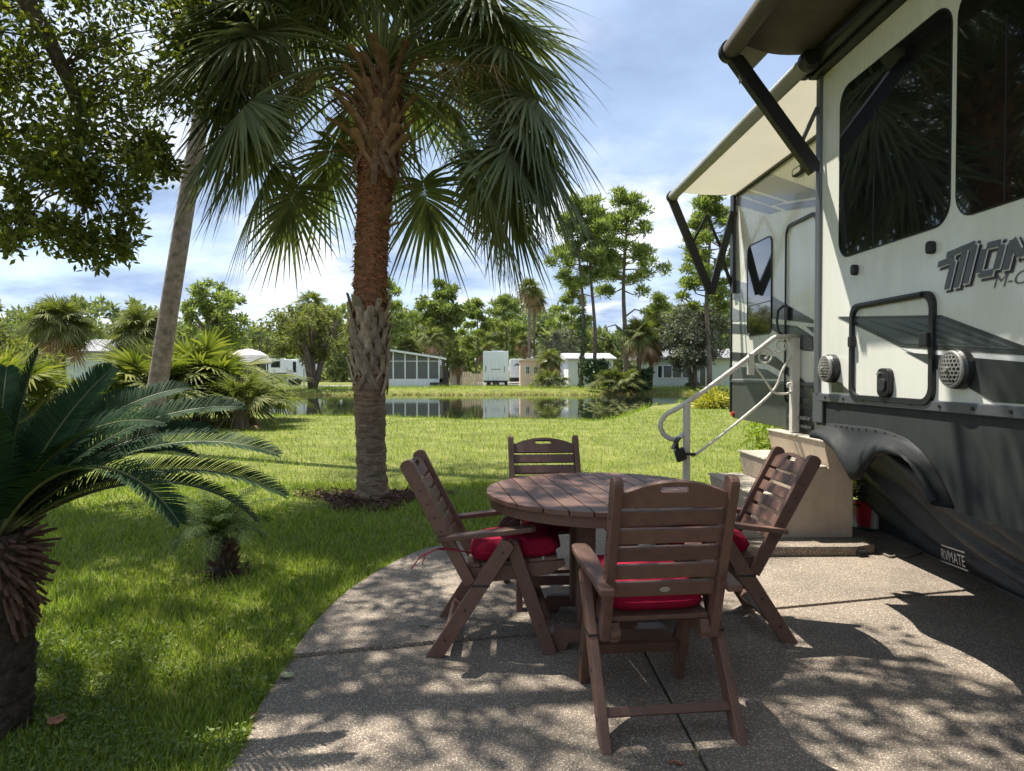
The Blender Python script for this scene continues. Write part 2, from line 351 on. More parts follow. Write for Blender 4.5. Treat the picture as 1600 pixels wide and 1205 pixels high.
def merge(parts):
    V = []; F = []; n = 0
    for v, f in parts: V.append(v); F.append(np.asarray(f) + n); n += len(v)
    return np.vstack(V), np.vstack(F)

# ================================================================ the setting
PNX = [-24, -19, -14, -8.5, -4, -.5, 2.7, 4, 6.5, 10.3, 16, 28]; PNY = [46, 35, 28.3, 25.3, 23.8, 22.5, 21.9, 23.8, 30, 37, 43, 48.5]
def shore(x, y):
    yn = np.interp(x, PNX, PNY) + .35 * np.sin(x * 1.3) + .2 * np.sin(x * 3.1 + 1); yf = 51 - .002 * (x - 2) ** 2 + .3 * np.sin(x * .7)
    d = np.minimum(y - yn, yf - y); return np.where((x < -24) | (x > 28), -6, d)
def gz(x, y):
    x = np.asarray(x, float); y = np.asarray(y, float); d = shore(x, y)
    t = np.clip(-d / 2.6, 0, 1); t = t * t * (3 - 2 * t)
    return np.where(d >= 0, -.37 - np.minimum(d * .2, .8), -.37 + .35 * t)
xs = np.concatenate([np.linspace(-900, -70, 8), np.arange(-60, -26, 4), np.arange(-26, 30, .6), np.arange(30, 62, 4), np.linspace(70, 900, 8)])
ys = np.concatenate([np.linspace(-300, -10, 6), np.arange(-6, 20, 1.0), np.arange(20, 54, .5), np.arange(54, 100, 4), np.linspace(110, 1500, 10)])
X, Y = np.meshgrid(xs, ys); Z = gz(X, Y); nx = len(xs); ny = len(ys)
ii = (np.arange(ny - 1)[:, None] * nx + np.arange(nx - 1)[None, :]).ravel()
F = np.stack([ii, ii + 1, ii + nx + 1, ii + nx], 1)
tag(obj('lawn', npmesh(np.stack([X, Y, Z], -1).reshape(-1, 3), F), 'lawn', smooth=True), kind='structure')
tag(mk('pond_water', G().add([(-28, 20, -.35), (34, 20, -.35), (34, 54, -.35), (-28, 54, -.35)], [(0, 1, 2, 3)]), 'water'), kind='structure')
tag(mk('driveway', G().box((-34, 64, -.2), (-11, 69.5, .004)), 'asphalt'), kind='structure')
tag(mk('trailer_pad', G().box((-2.5, 66, -.2), (6.5, 92, .006)), 'asphalt'), kind='structure')

# patio of exposed aggregate: three slabs with open joints
edge = [onZ(a, b, 0) for a, b in ((345, 1205), (400, 1110), (445, 1040), (500, 966), (560, 913), (640, 868), (700, 851))]
PB = [(-1.45, -3.0), (-1.4, 0), (-1.22, 1.4)] + [(p.x, p.y) for p in edge] + [(.13, 5.72), (.7, 5.86), (1.3, 5.9), (1.62, 6.35), (6.2, 6.35), (6.2, -3.0)]
def smooth_poly(P, keep=5):
    out = []
    for k in range(len(P)):
        a = np.array(P[k]); b = np.array(P[(k + 1) % len(P)])
        if 1 <= k <= 11:
            p0 = np.array(P[k - 1]); p3 = np.array(P[(k + 2) % len(P)])
            for t in (0, .25, .5, .75):
                out.append(tuple(.5 * ((2 * a) + (-p0 + b) * t + (2 * p0 - 5 * a + 4 * b - p3) * t * t + (-p0 + 3 * a - 3 * b + p3) * t ** 3)))
        else: out.append(tuple(a))
    return out
PB = smooth_poly(PB)
def clip(P, a, b, c):          # keep a*x+b*y>=c
    o = []
    for k in range(len(P)):
        p, q = P[k], P[(k + 1) % len(P)]; dp = a * p[0] + b * p[1] - c; dq = a * q[0] + b * q[1] - c
        if dp >= 0: o.append(p)
        if dp * dq < 0: t = dp / (dp - dq); o.append((p[0] + t * (q[0] - p[0]), p[1] + t * (q[1] - p[1])))
    return o
J = np.array((1.75 + .98, 3.9 - 3.27)); J /= np.linalg.norm(J); JN = np.array((-J[1], J[0])); JC = JN @ np.array((-.98, 3.27))
def wob(P, z0):
    return [(x, y, z0) for x, y in P]
patio = tag(link(bpy.data.objects.new('patio', None)), kind='structure')
for k, (P, zt) in enumerate(((clip(PB, JN[0], JN[1], JC + .003), .012), (clip(clip(PB, -JN[0], -JN[1], -JC + .018), -1, 0, -.712), 0), (clip(clip(PB, -JN[0], -JN[1], -JC + .002), 1, 0, .722), .002))):
    mk('slab', G().prism([(x, y, -.12) for x, y in P], (0, 0, .12 + zt)), 'aggregate', patio, bevel=.008)
def inpoly(x, y, P):
    r = np.zeros(len(x), bool); n = len(P)
    for k in range(n):
        x0, y0 = P[k]; x1, y1 = P[(k + 1) % n]
        c = ((y0 > y) != (y1 > y)) & (x < (x1 - x0) * (y - y0) / (y1 - y0 + 1e-12) + x0); r ^= c
    return r
PALM = (-1.33, 7.45)
# grass blades: dense near, sparser and longer far off
def grass(n, y0, y1, lo, hi, h, wd, prof, seed, mt, name, label, jit=1.0, keep=None):
    r = np.random.default_rng(seed); y = y0 * (y1 / y0) ** r.random(n); x = lo * y + (hi - lo) * y * r.random(n) - .5 + r.random(n)
    ok = ~inpoly(x, y, PB) & (shore(x, y) < .25) & (np.hypot(x - PALM[0], (y - PALM[1])) > .55 * (.7 + .6 * r.random(n))) & (np.hypot(x + 1.83, y - 4.68) > .2 * r.random(n) * 2)
    if keep is not None: ok &= keep(x, y, r)
    x = x[ok]; y = y[ok]; n = len(x)
    patch = .75 + .5 * (np.sin(x * 2.1 + 1.3 * np.sin(y * 1.7)) * np.sin(y * 2.6 + x) * .5 + .5)
    B = np.stack([x, y, gz(x, y) - .004], 1); a = r.random(n) * 6.283; til = (.25 + .6 * r.random(n)) * jit
    D = nrm(np.stack([np.cos(a) * til, np.sin(a) * til, np.ones(n)], 1)); S = nrm(np.stack([-np.sin(a), np.cos(a), 0 * a], 1) + .5 * rdir(n, r))
    V, F = ribbons(B, D, S, h * patch * (.5 + .9 * r.random(n)) * (1 + .03 * y), wd * (.55 + .17 * y) * (.7 + .6 * r.random(n)), .3 * r.random(n), prof)
    return tag(obj(name, npmesh(V, F), mt), label, 'grass', kind='stuff')
grass(150000, 1.7, 8.5, -.86, .32, .058, .005, [(0, 1), (.5, .8), (1, .05)], 1, 'blade', 'lawn_grass', 'short green lawn grass around the patio and the palms')
grass(85000, 8, 25, -.75, .62, .055, .0042, [(0, 1), (1, .1)], 2, 'blade', 'far_lawn_grass', 'sunlit mown grass between the palm and the pond')
grass(42000, 20, 42, -.75, .48, .13, .0035, [(0, 1), (.55, .8), (1, .1)], 3, 'weed', 'bank_weeds', 'taller bright green weeds along the near pond bank', keep=lambda x, y, r: (shore(x, y) > -2.4 * r.random(len(x))) & (y < 45))
grass(20000, 48, 62, -.55, .42, .12, .0022, [(0, 1), (1, .1)], 4, 'weed', 'far_bank_grass', 'bright grass on the far bank of the pond', keep=lambda x, y, r: y > 50)
# dry reed litter where the far bank meets the water
r = np.random.default_rng(5); n = 1500; x = -22 + 46 * r.random(n); y = 50.6 - .002 * (x - 2) ** 2 + .3 * np.sin(x * .7) + .7 * r.random(n)
V, F = ribbons(np.stack([x, y, np.full(n, -.37)], 1), nrm(rdir(n, r) * .6 + np.array((0, 0, 1))), rdir(n, r), .3 + .25 * r.random(n), .06, .4, [(0, 1), (1, .2)])
tag(obj('dry_reeds', npmesh(V, F), 'dry_grass'), 'dry tan reeds at the foot of the far pond bank', 'reeds', kind='stuff')
# floating weed on the water
r = np.random.default_rng(6); n = 260; x = r.normal(6.0, 2.2, n); y = r.normal(33, 3.5, n); ok = shore(x, y) > 0; x = x[ok]; y = y[ok]; n = len(x)
a = r.random(n) * 6.28; V, F = diamonds(np.stack([x, y, np.full(n, -.342)], 1), np.stack([np.cos(a), np.sin(a), 0 * a], 1), np.stack([-np.sin(a), np.cos(a), 0 * a], 1), .25, .2)
tag(obj('floating_weed', npmesh(V, F), 'olive_leaf'), 'pale weed floating on the pond near the right bank', 'water weed', kind='stuff')
# grass creeping over the slab edge
r = np.random.default_rng(9); E_ = np.array(PB[1:52]); sg = r.integers(0, len(E_) - 1, 9000); tt_ = r.random(9000)[:, None]; P_ = E_[sg] * (1 - tt_) + E_[sg + 1] * tt_; P_ = P_[(P_[:, 1] > 1.5) & (P_[:, 0] < 1.3)]
n = len(P_); dirn = nrm(np.stack([.5 - P_[:, 0], 3.2 - P_[:, 1]], 1)); P_ = P_ - dirn * (.035 * r.random(n) - .004)[:, None] ** 1.0; lum = .5 + .5 * np.sin(P_[:, 0] * 9 + 7 * P_[:, 1])
D = nrm(np.concatenate([dirn * (.2 + 1.1 * r.random(n) * lum)[:, None], np.full((n, 1), .8)], 1) + .45 * rdir(n, r)); V, F = ribbons(np.concatenate([P_, np.full((n, 1), -.01)], 1), D, nrm(np.cross(D, (0, 0, 1.)) + .3 * rdir(n, r)), .03 + .045 * r.random(n) * lum, .0042, .5, [(0, 1), (.5, .8), (1, .05)])
tag(obj('edge_grass', npmesh(V, F), 'blade'), 'grass creeping over the curved edge of the patio', 'grass', kind='stuff')
# small leafy ground cover at the near lawn edge
r = np.random.default_rng(8); n = 26000; y = 1.8 + 2.4 * r.random(n) ** 1.3; x = -3 + 3 * r.random(n)
cl = np.sin(x * 5 + 2 * np.sin(y * 4)) * np.sin(y * 6 + x * 2) + .5 * r.random(n); ok = ~inpoly(x, y, PB) & (cl > -.05) & (y < 3.0 + .9 * r.random(n)); x = x[ok]; y = y[ok]; n = len(x)
D = nrm(rdir(n, r) * np.array((1, 1, .35)) + np.array((0, 0, .25))); S = nrm(np.cross(D, np.array((0, 0, 1.)) + .5 * rdir(n, r)))
V, F = diamonds(np.stack([x, y, -.01 + .045 * r.random(n)], 1), D, S, .014 + .016 * r.random(n), .008 + .009 * r.random(n))
tag(obj('ground_cover', npmesh(V, F), 'clover'), 'low leafy ground cover among the grass beside the patio', 'ground cover', kind='stuff')
# mulch under the palms
def mulch(cx, cy, rad, n, seed, label):
    r = np.random.default_rng(seed); a = r.random(n) * 6.283; q = rad * np.sqrt(r.random(n)) * (.8 + .3 * np.sin(a * 3)); D = nrm(rdir(n, r) * np.array((1, 1, .3)))
    P = np.stack([cx + q * np.cos(a) * 1.25, cy + q * np.sin(a), -.015 + .05 * (1 - q / rad / 1.2) * r.random(n)], 1)
    V, F = diamonds(P, D, nrm(np.cross(D, rdir(n, r))), .05 + .08 * r.random(n), .012 + .012 * r.random(n))
    tag(obj('mulch', npmesh(V, F), 'sago_base'), label, 'mulch', kind='stuff')
mulch(PALM[0], PALM[1], .7, 2600, 11, 'brown bark mulch around the foot of the tall palm')
mulch(-1.83, 4.68, .15, 120, 12, 'brown leaf litter around the small date palm')
# fallen leaves
def leafme(L, W, curl):
    V = []; 
    for t in np.linspace(0, 1, 7):
        wd = W * math.sin(math.pi * min(1, t * .96 + .02)) ** .8
        for s in (-1, 0, 1): V.append((s * wd, (t - .5) * L, curl * abs(s) + curl * 1.2 * math.cos((t - .5) * 5) ** 2 + (.0 if s else 0)))
    F = [(3 * j + q, 3 * j + q + 1, 3 * j + q + 4, 3 * j + q + 3) for j in range(6) for q in (0, 1)]
    return npmesh(np.array(V), np.array(F))
for (px, py, L, W, rz, mt, lab) in ((447, 1058, .075, .03, .7, 'leaf_pale', 'pale green fallen leaf on the patio below the joint'), (88, 1135, .085, .03, .1, 'leaf_litter', 'rust brown fallen leaf in the grass beside the cycad trunk'), (395, 1122, .05, .012, .6, 'leaf_litter', 'thin brown fallen leaf at the patio edge'), (1056, 1196, .055, .009, 1.2, 'leaf_litter', 'thin tan fallen leaf on the patio behind the near chair'), (663, 983, .05, .012, 1.4, 'leaf_pale', 'pale fallen leaf on the patio by the left chair')):
    p = onZ(px, py, .004); o = tag(obj('fallen_leaf', leafme(L, W, .008), mt, smooth=True), lab, 'leaf', 'leaves fallen on the ground'); o.location = (p.x, p.y, .0145 if py < 1000 else (.004 if mt == 'leaf_pale' or px > 300 else .02)); o.rotation_euler = (0, .1, rz)

# ================================================================ table and chairs
TC = (.555, 3.60); TR = .61; TZ = .735
a0 = onZ(782, 754, TZ); a1 = onZ(815, 790.5, TZ); PD = np.array((a1.x - a0.x, a1.y - a0.y)); PD /= np.linalg.norm(PD); PN = np.array((-PD[1], PD[0]))
if PN[0] < 0: PN = -PN
tab = thing('dining_table', 'round brown slatted patio table standing between the four chairs', 'table', (TC[0], TC[1], 0))
def P2(u, v, z): return (PD[0] * u + PN[0] * v, PD[1] * u + PN[1] * v, z)
npl = 12; wpl = 2 * TR / npl
for k in range(npl):
    v0 = -TR + k * wpl + .003; v1 = -TR + (k + 1) * wpl - .003; e = TR - .004
    def arc(sgn):
        vs = np.linspace(v0, v1, 7) if sgn > 0 else np.linspace(v1, v0, 7)
        return [P2(sgn * math.sqrt(max(1e-5, e * e - min(v * v, e * e - 1e-5))), v, TZ - .024) for v in vs]
    poly = arc(1) + arc(-1)
    mk('plank', G().prism(poly, (0, 0, .024)), 'deck_brown', tab, bevel=.0035, local=True)
for q in range(4):                          # apron ring in four pieces
    V = []; F = []; n = 14
    for j in range(n + 1):
        a = (q + j / n) * math.pi / 2 + .004 * (1 if j == 0 else (-1 if j == n else 0))
        for rr, z in ((.586, TZ - .075), (.586, TZ - .025), (.556, TZ - .025), (.556, TZ - .075)): V.append((rr * math.cos(a), rr * math.sin(a), z))
    F = [(4 * j + s, 4 * j + (s + 1) % 4, 4 * j + 4 + (s + 1) % 4, 4 * j + 4 + s) for j in range(n) for s in range(4)] + [(0, 1, 2, 3), (4 * n, 4 * n + 3, 4 * n + 2, 4 * n + 1)]
    mk('apron', G().add(V, F), 'deck_brown', tab, local=True)
for v in (-.3, 0, .3): mk('batten', G().obox((*P2(0, v, TZ - .045)[:2], TZ - .045), np.array(P2(0, .06, 0)), np.array(P2(1.0, 0, 0)) * .85, (0, 0, .036)), 'deck_brown', tab, local=True)
mk('batten', G().obox((0, 0, TZ - .078), (.9, 0, 0), (0, .09, 0), (0, 0, .03)), 'deck_brown', tab, local=True)
mk('batten', G().obox((0, 0, TZ - .112), (.09, 0, 0), (0, .9, 0), (0, 0, .03)), 'deck_brown', tab, local=True)
for sx in (-1, 1):
    for sy in (-1, 1): mk('post', G().box((sx * .105 - .045, sy * .15 - .045, .10), (sx * .105 + .045, sy * .15 + .045, TZ - .13)), 'deck_brown', tab, bevel=.004, local=True)
for sy in (-1, 1):
    pr = [(-.3, .0), (-.22, .0), (-.2, .045), (.2, .045), (.22, .0), (.3, .0), (.3, .07), (.27, .105), (-.27, .105), (-.3, .07)]
    mk('foot', G().prism([(x, sy * .25 - .045, z) for x, z in pr], (0, .09, 0)), 'deck_brown', tab, bevel=.004, local=True)
mk('stretcher', G().box((-.045, -.2, .05), (.045, .2, .1)), 'deck_brown', tab, local=True)

# ---- folding chair, local: x across, y forward, z up
DO = -.27                     # rear foot sits at y = DO
def make_chair(ST0):
    ch = thing('folding_chair', 'brown folding chair', 'chair', (0, 0, 0), 0, 'brown folding chairs around the table')
    def bd(p0, p1, s, wd, th):    # board in the side plane from p0=(d,z) to p1, at lateral s
        d = np.array(p1) - np.array(p0); L = np.linalg.norm(d); d /= L; nn = np.array((-d[1], d[0]))
        q = [np.array(p0) - nn * wd / 2, np.array(p1) - nn * wd / 2, np.array(p1) + nn * wd / 2, np.array(p0) + nn * wd / 2]
        return q, s, th
    def side_board(name, q, s, th, m='deck_brown', bev=.004): return mk(name, G().prism([(s - th / 2, DO + a, z) for a, z in q], (th, 0, 0)), m, ch, bevel=bev, local=True)
    ST1 = np.array((.175, .335)); sd_ = (ST1 - ST0) / np.linalg.norm(ST1 - ST0); sn_ = np.array((-sd_[1], sd_[0]))   # sn_ points forward/up
    SL = np.linalg.norm(ST1 - ST0)
    for s in (-1, 1):
        hw = .034
        # stile: rounded top, foot tapered
        q = [ST0 + sn_ * hw * math.cos(a) - sd_ * hw * math.sin(a) * .7 for a in np.linspace(0, math.pi, 7)] + [ST1 - sn_ * hw * .7, ST1 + sn_ * hw * .9]
        side_board('stile', q, s * .2135, .034)
        def leg(p0, p1, lat, w):
            d = np.array(p1) - np.array(p0); d /= np.linalg.norm(d); nn = np.array((-d[1], d[0])); k = w / 2 / abs(d[1])
            q = [(p0[0] - k, 0.0), (p0[0] + k, 0.0)] + [tuple(np.array(p1) + (nn * -w / 2 * math.cos(a) + d * w / 2 * math.sin(a) * .5)) for a in np.linspace(0, math.pi, 6)]
            side_board('leg', q, lat, .034)
        leg((0.01, 0), (.355, .535), s * .2515, .07)
        leg((.56, 0), (.375, .53), s * .2145, .066)
        q = [(.15, .325), (.40, .35), (.56, .375), (.635, .42), (.63, .445), (.15, .40)]
        side_board('seat_rail', q, s * .1765, .034)
        # arm: paddle, wide in front
        pl = [(-.036, -.02), (-.04, .13), (-.046, .30), (-.04, .42), (-.028, .448), (.018, .45), (.034, .43), (.036, .30), (.024, .16), (.02, -.02)]
        dA = np.array((.45, .055)) / .4534
        mk('arm', G().prism([(s * (.2475 + a), DO + .045 + b * dA[0], .545 + b * dA[1]) for a, b in pl], (0, -.003, .024)), 'deck_brown', ch, bevel=.005, local=True)
    def on_back(s, x, t): p = ST0 + sd_ * s + sn_ * t; return (x, DO + p[0], p[1])
    # top rail, arched, with a hand slot
    def toprail():
        n = 24; xs_ = np.linspace(-.195, .195, n + 1); V = []; F = []
        hx, h0, h1 = .055, .012, .036; g = G()
        top = lambda x: .038 - .045 * (1 - (x / .195) ** 2)
        def strip(xa, lo, hi):
            V = []; 
            for x in xa:
                for t in (-.011, .011):
                    V.append(on_back(lo(x), x, t)); V.append(on_back(hi(x), x, t))
            k = len(xa); F = []
            for j in range(k - 1):
                b = 4 * j; F += [(b, b + 1, b + 5, b + 4), (b + 2, b + 6, b + 7, b + 3), (b + 1, b + 3, b + 7, b + 5), (b, b + 4, b + 6, b + 2)]
            F += [(0, 2, 3, 1), (4 * k - 4, 4 * k - 3, 4 * k - 1, 4 * k - 2)]; g.add(V, F)
        mid = lambda x: .5 * (h0 + h1)
        slot = lambda x: .012 * math.sqrt(max(0, 1 - max(0, (abs(x) - .043) / .012) ** 2))
        strip(np.linspace(-.196, -.055, 9), top, lambda x: .094)
        strip(np.linspace(.055, .196, 9), top, lambda x: .094)
        xm = np.concatenate([np.linspace(-.055, -.043, 5), np.linspace(-.03, .03, 5), np.linspace(.043, .055, 5)])
        strip(xm, top, lambda x: .023 - slot(x)); strip(xm, lambda x: .023 + slot(x), lambda x: .094)
        return g
    mk('top_rail', toprail(), 'deck_brown', ch, local=True)
    for k in range(5):
        s0 = .108 + k * .0735
        o = mk('slat', G().prism([on_back(s0, -.196, -.011), on_back(s0, .196, -.011), on_back(s0, .196, .011), on_back(s0, -.196, .011)], np.array(on_back(.056, 0, 0)) - np.array(on_back(0, 0, 0))), 'deck_brown', ch, bevel=.004, local=True)
        if k == 4:
            V = []; nb = 20; c = .028
            for t in (-.0125, -.0108):
                for j in range(nb): a = j * 6.2832 / nb; V.append(on_back(s0 + c + .0105 * math.sin(a), .02 * math.cos(a), t))
            mk('badge', G().add(V, [tuple(range(nb)), tuple(range(2 * nb - 1, nb - 1, -1))] + [(j, (j + 1) % nb, nb + (j + 1) % nb, nb + j) for j in range(nb)]), 'badge', o, local=True)
    for k in range(6):
        d = .19 + k * .075; z = .402 + (d - .15) * .094
        mk('seat_slat', G().obox((0, DO + d, z + .009), (.386, 0, 0), (0, .062, .006), (0, -.0018, .018)), 'deck_brown', ch, bevel=.003, local=True)
    mk('stretcher', G().obox((0, DO + .0745, .098), (.468, 0, 0), (0, .018, .028), (0, -.036, .022)), 'deck_brown', ch, bevel=.003, local=True)
    mk('stretcher', G().obox((0, DO + .505, .16), (.394, 0, 0), (0, .02, -.045), (0, .018, .008)), 'deck_brown', ch, bevel=.003, local=True)
    for s in (-1, 1):
        mk('hinge_block', G().tube([(s * .158, DO + .17, .355), (s * .196, DO + .17, .355)], .028, 14), 'deck_brown', ch, local=True)
        mk('bracket', G().box((s * .2515 - .0185, DO + .186, .335), (s * .2515 + .0185, DO + .272, .346)), 'black', ch, local=True)
    for s in (-1, 1):
        for d, z, lat in ((.155, .225, .2515), (.06, .085, .2515), (.335, .50, .2515), (.51, .14, .2145)):
            mk('bolt', G().tube([(s * (lat + .0165), DO + d, z), (s * (lat + .0195), DO + d, z)], .0065, 10), 'black', ch, local=True)
        for k in range(5):
            p = ST0 + sd_ * (.136 + k * .0735); mk('screw', G().tube([(s * .230, DO + p[0], p[1]), (s * .2325, DO + p[0], p[1])], .005, 8), 'black', ch, local=True)

    return ch
CH = [make_chair(np.array((-.125, .905))), make_chair(np.array((-.0, .953)))]      # reclined, and set more upright
SRC = CH[0]
def place_chair(x, y, rz, label):
    c = CH.pop() if CH else copy_tree(SRC)
    c.location = (x, y, 0); c.rotation_euler = (0, 0, rz); c['label'] = label; c['category'] = 'chair'; c['group'] = 'brown folding chairs around the table'; return c
# ---- cushion
def cushion_me(seed):
    r = np.random.default_rng(seed); nu, nv = 22, 22; V = []; F = []
    for sgn in (1, -1):
        for i in range(nu + 1):
            for j in range(nv + 1):
                u = -1 + 2 * i / nu; v = -1 + 2 * j / nv
                e = (1 - abs(u) ** 6) * (1 - abs(v) ** 6); h = .050 * max(0, e) ** .33
                for (bu, bv) in ((-.42, -.42), (.42, -.42), (-.42, .42), (.42, .42), (0, 0)): h -= .016 * math.exp(-((u - bu) ** 2 + (v - bv) ** 2) / .02)
                h *= 1 + .10 * math.sin(7 * u + seed) * math.sin(6 * v + 2 * seed)
                k = 1 - .06 * (abs(u * v)) ** 2
                V.append((u * .192 * k, .222 * v * k, .055 + sgn * h))
    n1 = (nu + 1) * (nv + 1)
    for s in range(2):
        for i in range(nu):
            for j in range(nv):
                a = s * n1 + i * (nv + 1) + j; f = (a, a + nv + 1, a + nv + 2, a + 1); F.append(f if s == 0 else f[::-1])
    me = npmesh(np.array(V), np.array(F)); bm = bmesh.new(); bm.from_mesh(me); bmesh.ops.remove_doubles(bm, verts=bm.verts, dist=.0015); bm.to_mesh(me); bm.free(); return me
def cushion(x, y, rz, seed, label, tie=False):
    t = thing('seat_cushion', label, 'cushion', (x, y, 0), rz, 'red seat cushions on the chairs')
    me = cushion_me(seed); me.transform(Matrix.Translation((0, DO + .395, .432)) @ Matrix.Rotation(.094, 4, 'X')); obj('pad', me, 'cushion', t, True, True)
    g = G(); ring = []
    for a in np.linspace(0, 2 * math.pi, 41): 
        cx, sx = math.cos(a), math.sin(a); k = (abs(cx) ** 5 + abs(sx) ** 5) ** -.2; ring.append((cx * k * .193, sx * k * .222, .055))
    g.tube(ring, .0045, 6, cap=False); me = g.me(); me.transform(Matrix.Translation((0, DO + .395, .432)) @ Matrix.Rotation(.094, 4, 'X')); obj('piping', me, 'cushion', t, True, True)
    for s in ((1,) if tie else ()):
        g = G(); p0 = np.array((s * .19, DO + .185, .475)); st = np.array((s * .2135, DO + .09, .50)); r = np.random.default_rng(seed + s)
        loop = [p0, (s * .235, DO + .13, .50), (s * .245, DO + .055, .515), (s * .205, DO + .02, .50), (s * .19, DO + .06, .49), (s * .20, DO + .1, .485)]
        g.tube(loop, .0035, 5); mk('tie', g, 'cushion', t, local=True, smooth=True)
        for q in (0, 1):
            a = np.array((s * .225, DO + .02, .505)); b = a + np.array((s * (.01 + .02 * q), -.07 - .05 * q, -.07 - .02 * q)); mk('tie', G().tube([a, .5 * (a + b) + np.array((0, -.02, .012)), b], .003, 5), 'cushion', t, local=True)
    return t
for k, (x, y, rz, lab, cl) in enumerate((
    (.616, 2.72, R(5.2), 'brown folding chair nearest the camera, its back with a small badge to us', 'red cushion on the nearest chair, seen below its back slats'),
    (-.025, 3.505, R(-91.5), 'brown folding chair seen from its side, left of the table on the patio', 'red cushion with hanging ties on the left side-on chair'),
    (1.20, 3.64, R(90.5), 'brown folding chair right of the table, in front of the concrete steps', 'red cushion on the chair in front of the concrete steps'),
    (.33, 4.15, R(183), 'brown folding chair behind the table, only its back above the tabletop', 'red cushion on the far chair, in shade under the table'))):
    place_chair(x, y, rz, lab); cushion(x, y, rz, 20 + k, cl, k == 1)

# ================================================================ the camper trailer
XS, XM = 2.05, 2.60           # outer face of the slide-out, of the main body
YS = onX(1278, 400, XS).y     # far end of the slide-out
YE = onX(1143, 500, XM).y     # end of the trailer
ZT = 3.30; ZST = onX(1300, 106, XS).z; ZSB = onX(1496, 795, XS).z; ZSEAM = onX(1420, 625, XS).z; ZMB = onX(1185, 661, XM).z; ZMS = onX(1185, 597, XM).z
rv = thing('camper_trailer', 'cream and grey camper trailer with dark windows, a slide-out and open awnings', 'camper trailer', (XM, YS, 0))
def wp(poly, X, off=.0): return [tuple(onX(a, b, X - off)) for a, b in poly]
def decal(name, poly, X, off, m, parent, th=.0012):
    P = [np.array(onX(a, b, X)) for a, b in poly]
    for p in P: p[0] = X - off
    return mk(name, G().prism([tuple(p) for p in P], (-th, 0, 0)), m, parent)
def rrect(y0, y1, z0, z1, r, n=6):
    P = []
    for cy, cz, a0 in ((y1 - r, z1 - r, 0), (y0 + r, z1 - r, 90), (y0 + r, z0 + r, 180), (y1 - r, z0 + r, 270)):
        for k in range(n + 1): a = R(a0 + 90 * k / n); P.append((cy + r * math.cos(a), cz + r * math.sin(a)))
    return P
def ringframe(pts_o, pts_i, X, th):
    n = len(pts_o); V = [(X, y, z) for y, z in pts_o] + [(X, y, z) for y, z in pts_i] + [(X - th, y, z) for y, z in pts_o] + [(X - th, y, z) for y, z in pts_i]
    F = []
    for k in range(n):
        q = (k + 1) % n; F += [(k, q, 2 * n + q, 2 * n + k), (n + k, 3 * n + k, 3 * n + q, n + q), (2 * n + k, 2 * n + q, 3 * n + q, 3 * n + k)]
    return G().add(V, F)
# main body: lower dark panel, upper cream panel, end chamfered
g = G(); g.prism([(XM, YE, ZMB + .05), (XM, YE - .06, ZMB), (XM, -4, ZMB), (XM, -4, ZMS), (XM, YE, ZMS)], (2.45, 0, 0)); mk('lower_body', g, 'gel_main_dark', rv, bevel=.006)
mk('upper_body', G().box((XM + .001, -4, ZMS), (XM + 2.45, YE, ZT - .02)), 'gel_cream', rv, bevel=.01)
mk('roof', G().prism([(XM - .02, -4, ZT - .02), (XM - .02, -4, ZT + .04), (XM + .2, -4, ZT + .1), (XM + 2.25, -4, ZT + .1), (XM + 2.47, -4, ZT + .04), (XM + 2.47, -4, ZT - .02)], (0, YE + 4.03, 0)), 'roof_white', rv)
mk('seam_trim', G().box((XM - .012, YS + .02, ZMS - .012), (XM - .001, YE - .005, ZMS + .014)), 'trim_grey', rv)
mk('end_trim', G().box((XM - .014, YE - .02, ZMB + .06), (XM + .01, YE + .012, ZT - .03)), 'black', rv)
mk('tail_marker', G().tube([tuple(onX(1146, 647, XM)), tuple(onX(1146, 647, XM) + Vector((-.02, 0, 0)))], .028, 12), 'red_paint', rv)
# wall graphics beside the door (flat print)
c1 = lambda L: [(1120 + a * .2158, 180 + b * .2158) for a, b in L]
c2_ = lambda L: [(1120 + a * .2158, 440 + b * .2158) for a, b in L]
decal('graphic', c1([(355, 415), (760, 560), (760, 586), (520, 622), (215, 525)]), XM, .002, 'decal_grey', rv)
decal('graphic', c1([(200, 540), (485, 628), (385, 655), (150, 570)]), XM, .002, 'decal_grey', rv)
decal('graphic', c1([(145, 585), (370, 660), (465, 693), (375, 716), (145, 650)]), XM, .002, 'decal_grey', rv)
decal('graphic', c1([(420, 655), (760, 604), (760, 652), (505, 690)]), XM, .002, 'decal_grey', rv)
decal('graphic', c2_([(400, 105), (700, 278), (700, 303), (600, 292), (400, 268)]), XM, .002, 'decal_dark', rv)
decal('graphic', c2_([(400, 306), (580, 322), (700, 400), (700, 506), (625, 500), (560, 460), (400, 345)]), XM, .002, 'decal_dark', rv)
decal('graphic', c2_([(415, 318), (575, 330), (695, 412), (695, 493), (630, 488), (565, 448)]), XM, .0035, 'decal_mid', rv)
decal('graphic', c2_([(645, 325), (700, 330), (700, 372)]), XM, .002, 'decal_dark', rv)
decal('graphic', c2_([(110, -20), (225, 15), (225, 165), (110, 122)]), XM, .002, 'decal_grey', rv)
decal('graphic', c2_([(110, 188), (225, 232), (225, 285), (110, 285)]), XM, .002, 'decal_grey', rv)
decal('graphic', c2_([(110, 305), (225, 312), (225, 382), (110, 372)]), XM, .002, 'decal_mid', rv)
decal('graphic', c2_([(110, 510), (335, 528), (430, 545), (540, 640), (700, 775), (700, 850), (610, 760), (500, 670), (380, 600), (110, 570)]), XM, .002, 'decal_dark', rv)
decal('graphic', c2_([(110, 610), (360, 636), (470, 700), (470, 706), (110, 700)]), XM, .002, 'decal_mid', rv)
